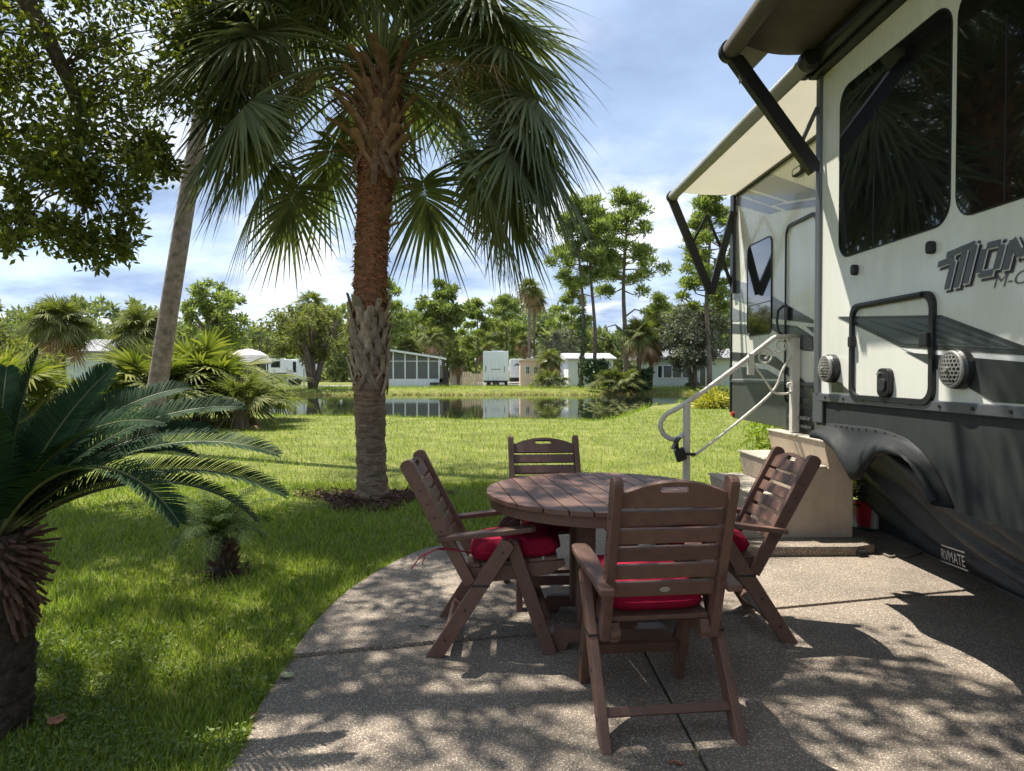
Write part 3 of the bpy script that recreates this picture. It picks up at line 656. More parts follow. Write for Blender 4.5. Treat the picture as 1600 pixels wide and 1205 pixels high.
decal('graphic', c2_([(500, 745), (600, 840), (700, 850), (700, 895), (508, 878)]), XM, .002, 'decal_dark', rv)
# side window on the main body
yw0, yw1 = onX(1206, 450, XM).y, onX(1169.5, 450, XM).y; zw0, zw1 = onX(1188, 522, XM).z, onX(1188, 378, XM).z
wo = rrect(yw0, yw1, zw0, zw1, .07)
o = mk('window', G().prism([(XM, y, z) for y, z in wo], (-.008, 0, 0)), 'glass', rv)
mk('window_frame', ringframe(rrect(yw0 - .012, yw1 + .012, zw0 - .012, zw1 + .012, .08), wo, XM, .012), 'black', o)
zl = zw0 + .33 * (zw1 - zw0); mk('window_bar', G().box((XM - .0115, yw0 + .004, zl - .005), (XM - .0081, yw1 - .004, zl + .005)), 'trim_grey', o)
# entry door: only its frame, seam and handles stand out
yd0, yd1 = YS - .12, onX(1229, 450, XM).y; zd1 = onX(1250, 343, XM).z; zd0 = ZMB + .22
yd0 = onX(1279, 450, XM).y
do = rrect(yd0, yd1, zd0, zd1, .09); di = rrect(yd0 + .028, yd1 - .012, zd0 + .012, zd1 - .028, .075)
d_ = mk('entry_door', ringframe(do, di, XM - .0045, .014), 'black', rv)
p = onX(1227, 500, XM); mk('grab_handle', G().tube([(XM - .004, p.y + .02, p.z + .13), (XM - .05, p.y + .035, p.z + .09), (XM - .06, p.y + .04, p.z), (XM - .05, p.y + .03, p.z - .1), (XM - .004, p.y, p.z - .15)], .011, 8), 'black', d_, smooth=True)
p = onX(1233, 490, XM); mk('door_latch', G().box((XM - .03, p.y - .03, p.z - .06), (XM - .003, p.y + .02, p.z + .06)), 'black', d_, bevel=.006)
mk('entry_well', G().box((XM - .0036, onX(1272, 650, XM).y, ZMB - .012), (XM + .05, onX(1229, 650, XM).y, ZMB + .19)), 'black', rv)
for k in range(2): mk('folding_step', G().box((XM - .02 - .01 * k, onX(1270, 650, XM).y, ZMB + .035 + .07 * k), (XM - .004, onX(1236, 650, XM).y, ZMB + .06 + .07 * k)), 'trim_grey', rv)
p = onX(1251, 267, XM); o = mk('porch_light', G().prism([(XM, p.y + a, p.z + b) for a, b in rrect(-.10, .10, -.035, .035, .03)], (-.035, 0, 0)), 'blackrub', rv, bevel=.005)
mk('lens', G().prism([(XM - .0352, p.y + a, p.z + b) for a, b in rrect(-.07, .07, -.02, .02, .018)], (-.004, 0, 0)), 'decal_light', o)
# ---- slide-out: cream wall above a seam, dark wall below cut round the wheel arch
U = [onX(a, b, XS) for a, b in ((1269, 660), (1300, 661), (1326, 664), (1360, 667), (1392, 674), (1415, 682), (1432, 693), (1446, 706), (1459, 723), (1470, 741), (1481, 764), (1489, 783), (1494, 796))]
low = [(XS, YS, ZSEAM), (XS, -3, ZSEAM), (XS, -3, ZSB)] + [(XS, p.y, p.z - .012) for p in U[::-1][:-1]] + [(XS, YS, U[0].z - .012)]
sl = mk('slide_out', G().box((XS, -3, ZSEAM), (XM + .3, YS, ZST)), 'gel_cream', rv, bevel=.006)
mk('slide_lower_wall', G().prism(low, (.03, 0, 0)), 'gel_dark', rv)
mk('slide_floor', G().prism([(XS + .031, -3, ZSEAM - .3), (XS + .031, -3, ZSEAM - .001), (XM + .3, -3, ZSEAM - .001), (XM + .3, -3, ZSEAM - .3)], (0, YS + 2.97, 0)), 'gel_dark', rv)
mk('slide_roof', G().box((XS - .06, -3, ZST + .001), (XM + .3, YS + .03, ZST + .16)), 'black', rv, bevel=.01)
mk('seam_trim', G().box((XS - .016, -3, ZSEAM - .045), (XS - .001, YS - .05, ZSEAM + .005)), 'trim_grey', rv, bevel=.005)
for k in range(14):
    y = YS - .15 - .22 * k; mk('screw', G().tube([(XS - .015, y, ZSEAM - .018), (XS - .022, y, ZSEAM - .018)], .008, 8), 'black', rv)
mk('corner_trim', G().box((XS - .018, YS - .052, ZSEAM - .0), (XS + .03, YS + .004, ZST + .12)), 'trim_grey', sl, bevel=.004)
mk('corner_trim', G().box((XS - .014, YS - .10, U[0].z + .005), (XS + .03, YS + .03, ZSEAM - .0)), 'trim_grey', sl, bevel=.006)
mk('corner_gap', G().box((XS - .0145, YS - .118, U[0].z + .012), (XS - .002, YS - .101, ZSEAM - .05)), 'black', sl)
mk('slide_flange', G().box((XS + .10, YS + .001, ZMB + .1), (XS + .16, YS + .035, ZST)), 'black', sl)
# windows on the slide-out
def swin(pts, rr):
    y0 = onX(pts[0], 250, XS).y; y1 = onX(pts[1], 250, XS).y; za = onX(pts[2], pts[3], XS).z; zb = onX(pts[4], pts[5], XS).z
    return rrect(min(y0, y1), max(y0, y1), min(za, zb), max(za, zb), rr)
for a in ((1313, 1485, 1400, 375, 1400, 72.5), (1496, 1740, 1560, 320, 1400, 72.5)):
    P = swin(a, .11); o = mk('window', G().prism([(XS, y, z) for y, z in P], (-.006, 0, 0)), 'glass', rv)
    ys_ = [p[0] for p in P]; zs_ = [p[1] for p in P]
    P2_ = [(y + (.007 if y > sum(ys_) / len(ys_) else -.007), z + (.007 if z > sum(zs_) / len(zs_) else -.007)) for y, z in P]
    mk('window_gasket', ringframe(P2_, P, XS, .0035), 'black', o)
    ym = max(ys_) - .38 * (max(ys_) - min(ys_)); mk('window_seam', G().box((XS - .0075, ym - .003, min(zs_) + .006), (XS - .0061, ym + .003, min(zs_) + .75)), 'black', o)
for px, py in ((1339, 422), (1459, 387)):
    p = onX(px, py, XS); mk('bumper_stop', G().prism([(XS, p.y + a, p.z + b) for a, b in rrect(-.022, .022, -.03, .03, .02)], (-.03, 0, 0)), 'black', rv, bevel=.006)
# baggage door
yb1 = onX(1332, 550, XS).y; yb0 = onX(1463.5, 550, XS).y; zb1 = onX(1400, 464, XS).z; zb0 = onX(1400, 630, XS).z
bo = rrect(yb0, yb1, zb0, zb1, .075); bi = rrect(yb0 + .03, yb1 - .03, zb0 + .03, zb1 - .03, .06)
bd_ = mk('baggage_door', ringframe(bo, bi, XS - .001, .022), 'black', rv, bevel=.003)
bi2 = rrect(yb0 + .025, yb1 - .025, zb0 + .025, zb1 - .025, .06); mk('door_panel', G().prism([(XS, y, z) for y, z in bi2], (-.002, 0, 0)), 'gel_cream', bd_)
p = onX(1388, 598, XS); o = mk('door_latch', G().prism([(XS - .0025, p.y + a, p.z + b) for a, b in rrect(-.055, .055, -.075, .075, .035)], (-.03, 0, 0)), 'black', bd_, bevel=.006)
mk('latch_paddle', G().prism([(XS - .033, p.y + a, p.z + b) for a, b in rrect(-.035, .035, -.045, .02, .02)], (-.01, 0, 0)), 'blackrub', o, bevel=.004)
mk('key_lock', G().tube([(XS - .033, p.y + .028, p.z + .045), (XS - .042, p.y + .028, p.z + .045)], .011, 12), 'steel', o)
p = onX(1455, 531, XS); mk('door_catch', G().box((XS - .045, p.y - .03, p.z - .035), (XS - .004, p.y + .03, p.z + .035)), 'black', bd_, bevel=.008)
p = onX(1336, 534, XS); mk('door_catch', G().box((XS - .035, p.y - .02, p.z - .03), (XS - .004, p.y + .02, p.z + .03)), 'black', bd_, bevel=.006)
mk('door_hinge', G().tube([(XS - .024, yb0 + .08, zb1 - .018), (XS - .024, yb1 - .08, zb1 - .018)], .012, 10), 'black', bd_)
p = onX(1291, 605, XS); mk('warning_label', G().box((XS - .003, p.y - .045, p.z - .045), (XS - .0005, p.y + .03, p.z + .04)), 'decal_light', rv)
# graphics on the slide-out
c3 = lambda L: [(1300 + a * .249, 340 + b * .249) for a, b in L]
def cutd(poly, m, off): decal('graphic', c3(poly), XS, off, m, rv)
cutd([(35, 622), (690, 612), (1330, 850), (1330, 872), (440, 815)], 'decal_dark', .003)
cutd([(120, 636), (672, 632), (1190, 828), (655, 800), (455, 790)], 'decal_mid', .0045)
for q in range(4):
    x0 = 230 + 130 * q; y0 = 648; cutd([(x0, y0), (x0 + 24, y0), (x0 + 500, 790 + 7 * q), (x0 + 420, 786 + 7 * q)], 'decal_dark', .006)
cutd([(440, 822), (1330, 880), (1330, 915), (520, 850)], 'decal_light', .003)
cutd([(465, 842), (520, 851), (1330, 918), (1330, 1180), (1020, 1158), (740, 1000), (600, 915)], 'decal_dark', .003)
decal('graphic', [(1300, 594), (1314, 598), (1331, 614), (1300, 613)], XS, .003, 'decal_dark', rv)
# loudspeakers with a hexagon grille
def speaker(px, py, rad):
    p = onX(px, py, XS); X0 = XS - .002
    s = mk('loudspeaker', G().tube([(X0, p.y, p.z), (X0 - .035, p.y, p.z), (X0 - .05, p.y, p.z)], [rad * 1.1, rad * 1.1, rad * .97], 32), 'black', rv, smooth=False)
    V = []; F = []; n = 32
    g = G(); g.tube([(X0 - .052, p.y + rad * .93 * math.cos(a), p.z + rad * .93 * math.sin(a)) for a in np.linspace(0, 2 * math.pi, n + 1)], .009, 6, cap=False); mk('rim', g, 'speaker_silver', s, smooth=True)
    g = G(); h = rad * .145
    seen = set()
    for i in range(-9, 10):
        for j in range(-9, 10):
            cy = h * math.sqrt(3) * (i + .5 * (j % 2)); cz = h * 1.5 * j
            if math.hypot(cy, cz) > rad * .86: continue
            pts = [(cy + h * math.sin(R(60 * q)), cz + h * math.cos(R(60 * q))) for q in range(6)]
            for q in range(6):
                a = pts[q]; b = pts[(q + 1) % 6]; key = tuple(sorted(((round(a[0], 4), round(a[1], 4)), (round(b[0], 4), round(b[1], 4)))))
                if key in seen: continue
                seen.add(key); d = np.array((0, b[0] - a[0], b[1] - a[1])); L = np.linalg.norm(d); d /= L
                dome = lambda q: X0 - .054 - .016 * (1 - (math.hypot(*q) / rad) ** 2)
                pa = np.array((dome(a), p.y + a[0], p.z + a[1])); pb = np.array((dome(b), p.y + b[0], p.z + b[1]))
                g.obox((pa + pb) / 2, pb - pa, np.cross(d, (1, 0, 0)) * .006, (.005, 0, 0))
    mk('grille', g, 'speaker_silver', s); mk('cone_cap', G().tube([(X0 - .06, p.y, p.z), (X0 - .08, p.y, p.z)], [rad * .18, rad * .12], 14), 'speaker_silver', s)
speaker(1303, 576, .078); speaker(1505, 577, .08)
# lettering on the wall (flat print)
def text_mesh(s, size, shear, offset=0):
    c = bpy.data.curves.new('t', 'FONT'); c.body = s; c.size = size; c.shear = shear; c.offset = offset; c.space_character = .98
    o = bpy.data.objects.new('t', c); COL.objects.link(o); dg = bpy.context.evaluated_depsgraph_get(); me = bpy.data.meshes.new_from_object(o.evaluated_get(dg)); bpy.data.objects.remove(o); return me
def wall_text(name, s, p, size, shear, m, off, parent, offset=0, stretch=1.0, d=(0, 0)):
    me = text_mesh(s, size, shear, offset); me.materials.clear()
    for v in me.vertices: x, y, _ = v.co; v.co = (XS - off, p.y - (x * stretch + d[0]), p.z + y + d[1])
    return obj(name, me, m, parent)
pt = onX(1484, 452, XS)
def strokes(name, segs, wd, off, m, d=(0, 0), H_=.168):
    g = G()
    for k, (a, b) in enumerate(segs):
        a = np.array(a, float); b = np.array(b, float); dd = b - a; L = np.linalg.norm(dd); dd /= L; nn = np.array((-dd[1], dd[0])); a = a - dd * (wd - .026) / 2; b = b + dd * (wd - .026) / 2
        q = [a - nn * wd / 2, b - nn * wd / 2, b + nn * wd / 2, a + nn * wd / 2]
        g.prism([(XS - off - .00012 * k, pt.y - (1.22 * x + .36 * z + d[0]), pt.z + z + d[1]) for x, z in q], (-.0008, 0, 0))
    return mk(name, g, m, rv)
def letter(ch_, x):
    H_ = .15; W_ = .085
    if ch_ == 'm': return [((x, 0), (x, H_ * .78)), ((x - .085, H_ * .80), (x, H_ * .86)), ((x + .052, 0), (x + .052, H_)), ((x - .045, H_ * 1.02), (x + .10, H_ * 1.14)), ((x + .10, 0.01), (x + .10, H_ * 1.1))], .155
    S_ = {'O': [((0, .012), (0, H_ - .03)), ((W_, .012), (W_, H_ - .03)), ((.012, 0), (W_ - .012, 0)), ((.012, H_ - .018), (W_ - .012, H_ - .018))], 'M': [((0, 0), (0, H_ - .02)), ((.1, 0), (.1, H_ - .02)), ((0, H_ - .02), (.05, .05)), ((.05, .05), (.1, H_ - .02))],
          'E': [((0, 0), (0, H_ - .018)), ((0, 0), (W_, 0)), ((0, .066), (W_ * .8, .066)), ((0, H_ - .018), (W_, H_ - .018))], 'N': [((0, 0), (0, H_ - .02)), ((W_, 0), (W_, H_ - .02)), ((0, H_ - .02), (W_, 0))], 'T': [((W_ / 2, 0), (W_ / 2, H_ - .018)), ((0, H_ - .018), (W_, H_ - .018))], 'U': [((0, .012), (0, H_ - .018)), ((W_, .012), (W_, H_ - .018)), ((.012, 0), (W_ - .012, 0))]}[ch_]
    return [((x + a, .035 + .86 * b), (x + c, .035 + .86 * d)) for (a, b), (c, d) in S_], (.145 if ch_ == 'M' else .13)
segs = []; xx = 0
for c_ in 'mOMENTUM': sg_, adv = letter(c_, xx); segs += sg_; xx += adv
strokes('lettering_shadow', segs, .038, .003, 'letter_shadow', (.006, -.009)); strokes('lettering_outline', segs, .036, .0095, 'decal_light'); strokes('lettering', segs, .027, .016, 'letter_fill')
pt2 = onX(1551, 451, XS); wall_text('lettering', 'M-CLASS', pt2, .075, .3, 'letter_fill', .003, rv, -.0005, 1.35)
# ---- fender over the wheels
Lp = ((1265, 684), (1284, 687), (1306, 708), (1322, 740), (1328, 750), (1338, 750), (1347, 735), (1362, 714), (1380, 707), (1406, 713), (1428, 730), (1446, 760), (1457, 783))
Up = ((1269, 660), (1293, 661), (1310, 662), (1322, 663), (1335, 665), (1350, 666), (1372, 669), (1395, 675), (1420, 685), (1444, 705), (1464, 732), (1482, 767), (1493, 795))
n = len(Lp); V = []; K = 9
for i in range(n):
    u = onX(*Up[i], XS); l = onX(*Lp[i], XS - .115); u = np.array(u); l = np.array(l)
    if i == 0: u[1] = l[1] - .0
    dip = max(0, 1 - abs(i - 4.5) / 3.2)
    sec = []
    for t, xo, al in ((0, .002, 0), (0, .012, .02), (.10, .014, .10), (.16 + .18 * dip, .05, .26 + .1 * dip), (.36 + .2 * dip, .10, .45 + .12 * dip), (.6 + .12 * dip, .118, .66 + .1 * dip), (.85, .118, .86), (1, .112, 1), (1, .09, 1.0)):
        p = u + (l - u) * al; p[0] = XS - xo; sec.append(p)
    V.append(sec)
V = np.array(V)
# refine along the arch
tt = np.linspace(0, n - 1, 73); Vr = np.stack([np.stack([np.interp(tt, np.arange(n), V[:, k, c]) for c in range(3)], -1) for k in range(K)], 1)
ker = np.array([1, 2, 3, 2, 1.]) / 9
for c in (1, 2):
    for k in range(K):
        s_ = np.convolve(np.pad(Vr[:, k, c], 2, 'edge'), ker, 'valid'); Vr[2:-2, k, c] = s_[2:-2]
m_ = len(tt); ii = (np.arange(m_ - 1)[:, None] * K + np.arange(K - 1)[None, :]).ravel()
fe = obj('fender', npmesh(Vr.reshape(-1, 3), np.stack([ii, ii + 1, ii + K + 1, ii + K], 1)), 'fender', rv, smooth=True)
md = fe.modifiers.new('s', 'SOLIDIFY'); md.thickness = .006
for k in range(4, 70, 4):
    p = Vr[k, 1]; mk('rivet', G().tube([(p[0] + .003, p[1], p[2] - .01), (p[0] - .006, p[1], p[2] - .01)], .005, 8), 'black', fe)
# ---- awnings
def awning(ya, yb, xr, zr, xw, zw, cloth, rollm, sag, rr, name):
    a = mk(name, G().add([(xw - .01, ya, zw), (xw - .01, yb, zw), (xr, yb, zr + rr * .9), (xr, ya, zr + rr * .9)], [(0, 1, 2, 3)]), cloth, rv)
    bpy.data.meshes.remove(a.data) if False else None
    nu, nv = 10, 16; V = []
    for i in range(nu + 1):
        for j in range(nv + 1):
            t = i / nu; s = j / nv; V.append((xw - .01 + (xr - xw + .01) * t, ya + (yb - ya) * s, zw + (zr + rr * .9 - zw) * t - sag * math.sin(math.pi * t) + .006 * math.sin(9 * s + 4 * t) * math.sin(math.pi * t)))
    ii = (np.arange(nu)[:, None] * (nv + 1) + np.arange(nv)[None, :]).ravel(); me = npmesh(np.array(V), np.stack([ii, ii + 1, ii + nv + 2, ii + nv + 1], 1)); me.materials.append(M[cloth]); me.polygons.foreach_set('use_smooth', [True] * len(me.polygons)); a.data = me
    mk('roller', G().tube([(xr, ya, zr), (xr, yb, zr)], rr, 20), rollm, a, smooth=True)
    mk('wall_rail', G().box((xw - .035, ya, zw - .02), (xw - .001, yb, zw + .025)), 'black', a)
    for y, s in ((ya, -1), (yb, 1)):
        mk('end_cap', G().tube([(xr, y + s * .002, zr), (xr, y + s * .05, zr), (xr, y + s * .062, zr)], [rr * 1.25, rr * 1.25, rr * .8], 20), 'black', a, smooth=False)
    return a
r0 = onX(1051, 303, 1.90); zr1 = 3.235
A1 = awning(YS - .16, 7.42, 1.90, zr1, XM, 3.255, 'awning_cream', 'awning_roll', .01, .05, 'awning')
def bar(name, a, b, w_, t_, m, par):
    a = np.array(a, float); b = np.array(b, float); d = b - a; L = np.linalg.norm(d); d /= L; yv = np.array((0, 1., 0)); s_ = np.cross(d, yv)
    return mk(name, G().obox((a + b) / 2, d * L, yv * t_, s_ * w_), m, par, bevel=.004)
ya = 7.46; V0 = (2.33, ya, 2.19)
bar('arm', (1.90, ya, zr1 - .02), V0, .085, .05, 'black', A1); bar('arm', V0, (XM - .03, ya, 3.08), .075, .045, 'black', A1)
bar('strut', (2.12, ya + .03, 2.72), (2.29, ya + .03, 3.05), .03, .02, 'black', A1); bar('strut', (2.29, ya + .03, 3.05), (2.46, ya + .03, 2.66), .03, .02, 'black', A1)
bar('strut', (2.45, ya + .035, 2.62), (XM - .02, ya + .035, 2.25), .035, .02, 'black', A1); bar('strut', (2.46, ya - .0, 2.72), (XM - .02, ya - .0, 2.98), .02, .015, 'black', A1)
mk('wall_bracket', G().box((XM - .045, ya - .04, 2.2), (XM - .015, ya + .06, 3.26)), 'black', A1, bevel=.004)
X2 = 1.47; Z2 = 3.36; y2 = YS - .03
A2 = awning(-2.6, y2 - .02, X2, Z2, XS - .06, ZST + .13, 'awning_brown', 'awning_brown', .03, .055, 'awning')
bar('arm', (X2 + .02, y2 + .01, Z2 - .03), (XS - .03, y2 + .01, 2.62), .085, .06, 'black', A2)
bar('strut', (XS - .12, y2 + .01, 2.80), (XS - .02, y2 + .01, 3.02), .025, .02, 'trim_grey', A2)
# torn flap of awning cloth at the roller's end
g = G(); fl = [(X2 + .02, y2 - .03, Z2 + .02), (X2 + .26, y2 - .03, Z2 + .015), (X2 + .12, y2 + .0, Z2 - .13), (X2 + .06, y2 + .01, Z2 - .2)]
g.add(fl + [(a + .004, b + .006, c) for a, b, c in fl], [(0, 1, 2, 3), (7, 6, 5, 4), (0, 4, 5, 1), (1, 5, 6, 2), (2, 6, 7, 3), (3, 7, 4, 0)]); mk('cloth_flap', g, 'awning_roll', A2)
mk('slide_roller', G().tube([(XS - .09, -3, ZST + .06), (XS - .09, YS - .03, ZST + .06)], .045, 14), 'black', rv, smooth=True)
mk('slide_roller_cap', G().tube([(XS - .09, YS - .029, ZST + .06), (XS - .09, YS + .03, ZST + .06)], .06, 14), 'blackrub', rv)
# ---- underside, wheels behind the skirt
mk('chassis_rail', G().box((XM + .55, -3.8, .60), (XM + .65, YE - .4, ZMB - .001)), 'tan_wall', rv)
mk('under_panel', G().box((XS + .84, -3, .30), (XS + .88, YS - .95, ZSB + .2)), 'tan_wall', rv)
for y in (2.6, 3.55):
    wl = mk('wheel', G().tube([(3.35, y, .37), (3.37, y, .37), (3.58, y, .37), (3.60, y, .37)], [.33, .37, .37, .33], 32), 'black', rv); mk('rim', G().tube([(3.335, y, .37), (3.36, y, .37)], [.2, .22], 20), 'steel', wl)
mk('jack_post', G().tube([(3.2, 5.75, 0.012), (3.2, 5.75, ZMB)], .035, 10), 'cream_metal', rv)

# ================================================================ skirt in front of the wheels
b0 = onZ(1362, 820, 0.012); b1 = onZ(1600, 938, .004); b2 = onZ(1760, 1015, .004)
t0 = np.array((3.02, b0.y - .15, .76)); 
def skirt_pt(u, v):            # u 0..1 from far end to near, v 0 bottom .. 1 top
    yb = b0.y + u * (-1.2 - b0.y); xb = b0.x + (b1.x - b0.x) * min(1.6, u * 3.1) - .02 * math.sin(9 * u); 
    yt = b0.y - .14 + u * (-1.2 - b0.y); xt = 2.96 - .12 * min(1, u * 4)
    zt = .74 - .30 * min(1, max(0, (u - .10) / .26)) ** .8
    sag = math.sin(math.pi * v)
    w_ = v * 1.9 + u * 5.2; fold = (.05 * abs(math.sin(5.2 * w_ + .8 * math.sin(6 * u))) + .022 * math.sin(9.0 * w_ + 2 * math.sin(5 * v)) + .008 * math.sin(23 * (v + u * 3))) * sag ** .6
    x = xb + (xt - xb) * v ** 1.1 + .02 * sag - fold * 1.3; y = yb + (yt - yb) * v; z = .012 + zt * v
    return (x, y, z)
nu, nv = 90, 26; V = np.array([skirt_pt(i / nu, j / nv) for i in range(nu + 1) for j in range(nv + 1)])
ii = (np.arange(nu)[:, None] * (nv + 1) + np.arange(nv)[None, :]).ravel()
sk = thing('wheel_skirt', 'black fabric skirt with white RVMATE lettering hung in front of the trailer wheels', 'skirt', (3.1, 3.0, 0))
so = obj('skirt_cloth', npmesh(V, np.stack([ii, ii + 1, ii + nv + 2, ii + nv + 1], 1)), 'skirt', sk, smooth=True); md = so.modifiers.new('s', 'SOLIDIFY'); md.thickness = .006
mk('hem', G().tube([skirt_pt(i / 60, .005) for i in range(61)], .009, 6), 'blackrub', sk, smooth=True)
def find_uv(px, py):
    d = ray(px, py); best = None
    for i in range(0, 241):
        for j in range(0, 61):
            p = Vector(skirt_pt(i / 240, j / 60)) - cam.location; c = p.cross(d).length / d.length / p.length
            if best is None or c < best[0]: best = (c, i / 240, j / 60)
    return best[1:]
ua, va = find_uv(1491, 872); ub, vb = find_uv(1531, 884)
me = text_mesh('RVMATE', 1, .2); me.materials.clear(); wmax = max(v.co.x for v in me.vertices)
pA = np.array(skirt_pt(ua, va)); pB = np.array(skirt_pt(ub, vb)); EX = pB - pA; EZ = np.array(skirt_pt((ua + ub) / 2, va + .2)) - np.array(skirt_pt((ua + ub) / 2, va)); EZ -= EX * (EZ @ EX) / (EX @ EX); EZ /= np.linalg.norm(EZ); NO = np.cross(EX, EZ); NO /= np.linalg.norm(NO); NO = -NO if NO[0] > 0 else NO
def sk_map(x, y, off=.085): return tuple(pA + EX * x + EZ * .075 * y + NO * off)
bm = bmesh.new(); bm.from_mesh(me); bmesh.ops.triangulate(bm, faces=bm.faces); bm.to_mesh(me); bm.free()
for v in me.vertices: v.co = sk_map(v.co.x / wmax, v.co.y / .7)
obj('lettering', me, 'decal_light', sk)
for y in (-.28, 1.25):
    L = [(x, y) for x in np.linspace(-.04, 1.04, 9)] if y < 0 else [(x, y) for x in np.linspace(.1, 1.04, 8)]
    g = G(); Vb = [sk_map(x, yy + d) for x, yy in L for d in (0, .12)]; g.add(Vb, [(2 * k, 2 * k + 2, 2 * k + 3, 2 * k + 1) for k in range(len(L) - 1)]); mk('lettering_rule', g, 'decal_light', sk)

# ================================================================ concrete steps, handrail and small things
YN, YF = 5.19, 6.28
stp = thing('concrete_steps', 'tan precast concrete steps leading up to the trailer door', 'steps', (2.2, 5.7, 0))
pr = [(2.72, .085)]
for (x0, z1) in ((2.49, .815), (2.225, .62), (1.95, .41), (1.68, .205)): pr += [((2.72 if x0 > 2.4 else xl + .045), z1 - .004), (x0 + .012, z1 - .004), (x0 + .012, z1 - .05)]; xl = x0
pr += [(1.72, .085)]
mk('step_block', G().prism([(x, YN, z) for x, z in pr], (0, YF - YN, 0)), 'concrete_tan', stp, bevel=.005)
for k, (x0, z0, z1) in enumerate(((1.68, .10, .205), (1.95, .205, .41), (2.225, .41, .62), (2.49, .62, .815))):
    x1 = (1.95, 2.225, 2.49, 2.70)[k] + (.03 if k < 3 else 0)
    mk('tread', G().box((x0 - .005, YN - .008, z1 - .0035), (x1, YF + .008, z1 + .012)), 'tread', stp, bevel=.006)
    for q in range(5): yy = YN + .12 + q * .2; mk('tread_groove', G().box((x0 + .02, yy, z1 + .0115), (x1 - .05, yy + .012, z1 + .0135)), 'concrete_tan', stp)
tag(mk('step_footing', G().prism([(1.2, 4.93, .0125), (2.62, 4.93, .0125), (2.79, 5.0, .0125), (2.80, 5.2, .0125), (2.8, 6.34, .0125), (1.2, 6.34, .0125)], (0, 0, .072)), 'aggregate', bevel=.015), 'low rough aggregate slab under the concrete steps', 'slab')
# handrail
YH = 5.85
hr = thing('handrail', 'cream metal handrail with scrollwork beside the concrete steps', 'handrail', (2.2, YH, 0))
h = lambda px, py: np.array(onY(px, py, YH))
def strip(name, pts, r, k=8, par=hr): return mk(name, G().tube(pts, r, k), 'cream_metal', par, smooth=True)
def curve(P, n=6):
    P = [np.array(p) for p in P]; P = [2 * P[0] - P[1]] + P + [2 * P[-1] - P[-2]]; o = []
    for k in range(1, len(P) - 2):
        a, b, c, d = P[k - 1:k + 3]
        for t in np.linspace(0, 1, n, endpoint=False): o.append(.5 * (2 * b + (c - a) * t + (2 * a - 5 * b + 4 * c - d) * t * t + (-a + 3 * b - 3 * c + d) * t ** 3))
    return o + [P[-2]]
top = [h(1247, 526), h(1213, 526.5)] + curve([h(1208, 529), h(1150, 574), h(1100, 611), h(1062, 636), h(1041, 648), h(1032, 663), h(1037, 678), h(1049, 686), h(1061, 684), h(1069, 677)], 5)
strip('top_rail', top, .021)
def sq(name, px, y0, z0, wd=.022): p = h(px, y0); return mk(name, G().box((p[0] - wd, YH - wd, z0), (p[0] + wd, YH + wd, p[2])), 'cream_metal', hr, bevel=.004)
sq('post', 1242, 528, .83, .032); sq('post', 1073, 630, .0855, .026); p = h(1173, 551); mk('post', G().box((p[0] - .024, YH - .024, h(1173, 586)[2]), (p[0] + .024, YH + .024, p[2] - .01)), 'cream_metal', hr, bevel=.004)
strip('lower_rail', curve([h(1080, 711), h(1090, 708), h(1150, 662), h(1207, 612), h(1222, 580), h(1237, 553), h(1238, 540), h(1228, 529)], 5), .012)
def scroll(cx, cy, r0_, a0, turns, sgn=1, n=30):
    return [h(cx + r0_ * (1 - .72 * t) * math.cos(a0 + sgn * turns * 6.283 * t), cy + r0_ * (1 - .72 * t) * math.sin(a0 + sgn * turns * 6.283 * t)) for t in np.linspace(0, 1, n)]
strip('scroll', curve([h(1207, 612), h(1192, 590), h(1178, 570), h(1176, 560)], 5), .009)
strip('scroll', [h(1190, 543)] + scroll(1194, 557, 13, -1.0, 1.35), .009)
strip('scroll', scroll(1219, 540, 12, 2.6, -1.2, 1), .008)
strip('scroll', curve([h(1208, 612), h(1215, 615), h(1230, 615), h(1240, 608), h(1237, 600), h(1231, 600), h(1231, 606)], 5), .01)
# solar light clamped to the lower post
p = h(1073, 708); sl_ = thing('clip_light', 'small black solar lamp clamped to the lower handrail post', 'lamp', (p[0], YH - .03, p[2]))
mk('clamp', G().box((p[0] - .04, YH - .062, p[2] - .014), (p[0] + .06, YH - .0265, p[2] + .006)), 'black', sl_)
q = h(1060, 710); mk('housing', G().obox((q[0], YH - .06, q[2] + .005), (.075, 0, .03), (0, .07, 0), (-.03, 0, .10)), 'black', sl_, bevel=.008)
q = h(1056, 697); mk('neck', G().tube([(q[0], YH - .06, q[2] - .03), (q[0] - .01, YH - .06, q[2] + .05)], .014, 8), 'black', sl_)
q = h(1054, 694); mk('solar_panel', G().obox((q[0] - .005, YH - .06, q[2] + .015), (.02, 0, .004), (0, .09, 0), (.05, 0, .10)), 'black', sl_, bevel=.003)
# red pot under the trailer
p = onZ(1356, 823, .02); pot = thing('potted_plant', 'red flower pot with a leafy plant under the trailer behind the steps', 'potted plant', (p.x, p.y, 0))
mk('pot', G().tube([(p.x, p.y, .03), (p.x, p.y, .235), (p.x, p.y, .24), (p.x, p.y, .215)], [.085, .115, .10, .09], 24), 'red_pot', pot, smooth=False)
mk('saucer', G().tube([(p.x, p.y, .0125), (p.x, p.y, .028)], [.13, .15], 24), 'green_plastic', pot)
r = np.random.default_rng(31); n = 420; D = nrm(rdir(n, r) * np.array((1, 1, .5)) + np.array((0, 0, .9))); B = np.array((p.x, p.y, .22)) + r.normal(size=(n, 3)) * np.array((.04, .04, .12)) + np.array((0, 0, .14))
V, F = ribbons(B, D, nrm(np.cross(D, rdir(n, r))), .12 + .1 * r.random(n), .02, .5, [(0, .4), (.4, 1), (1, .1)]); obj('foliage', npmesh(V, F), 'dark_leaf', pot)
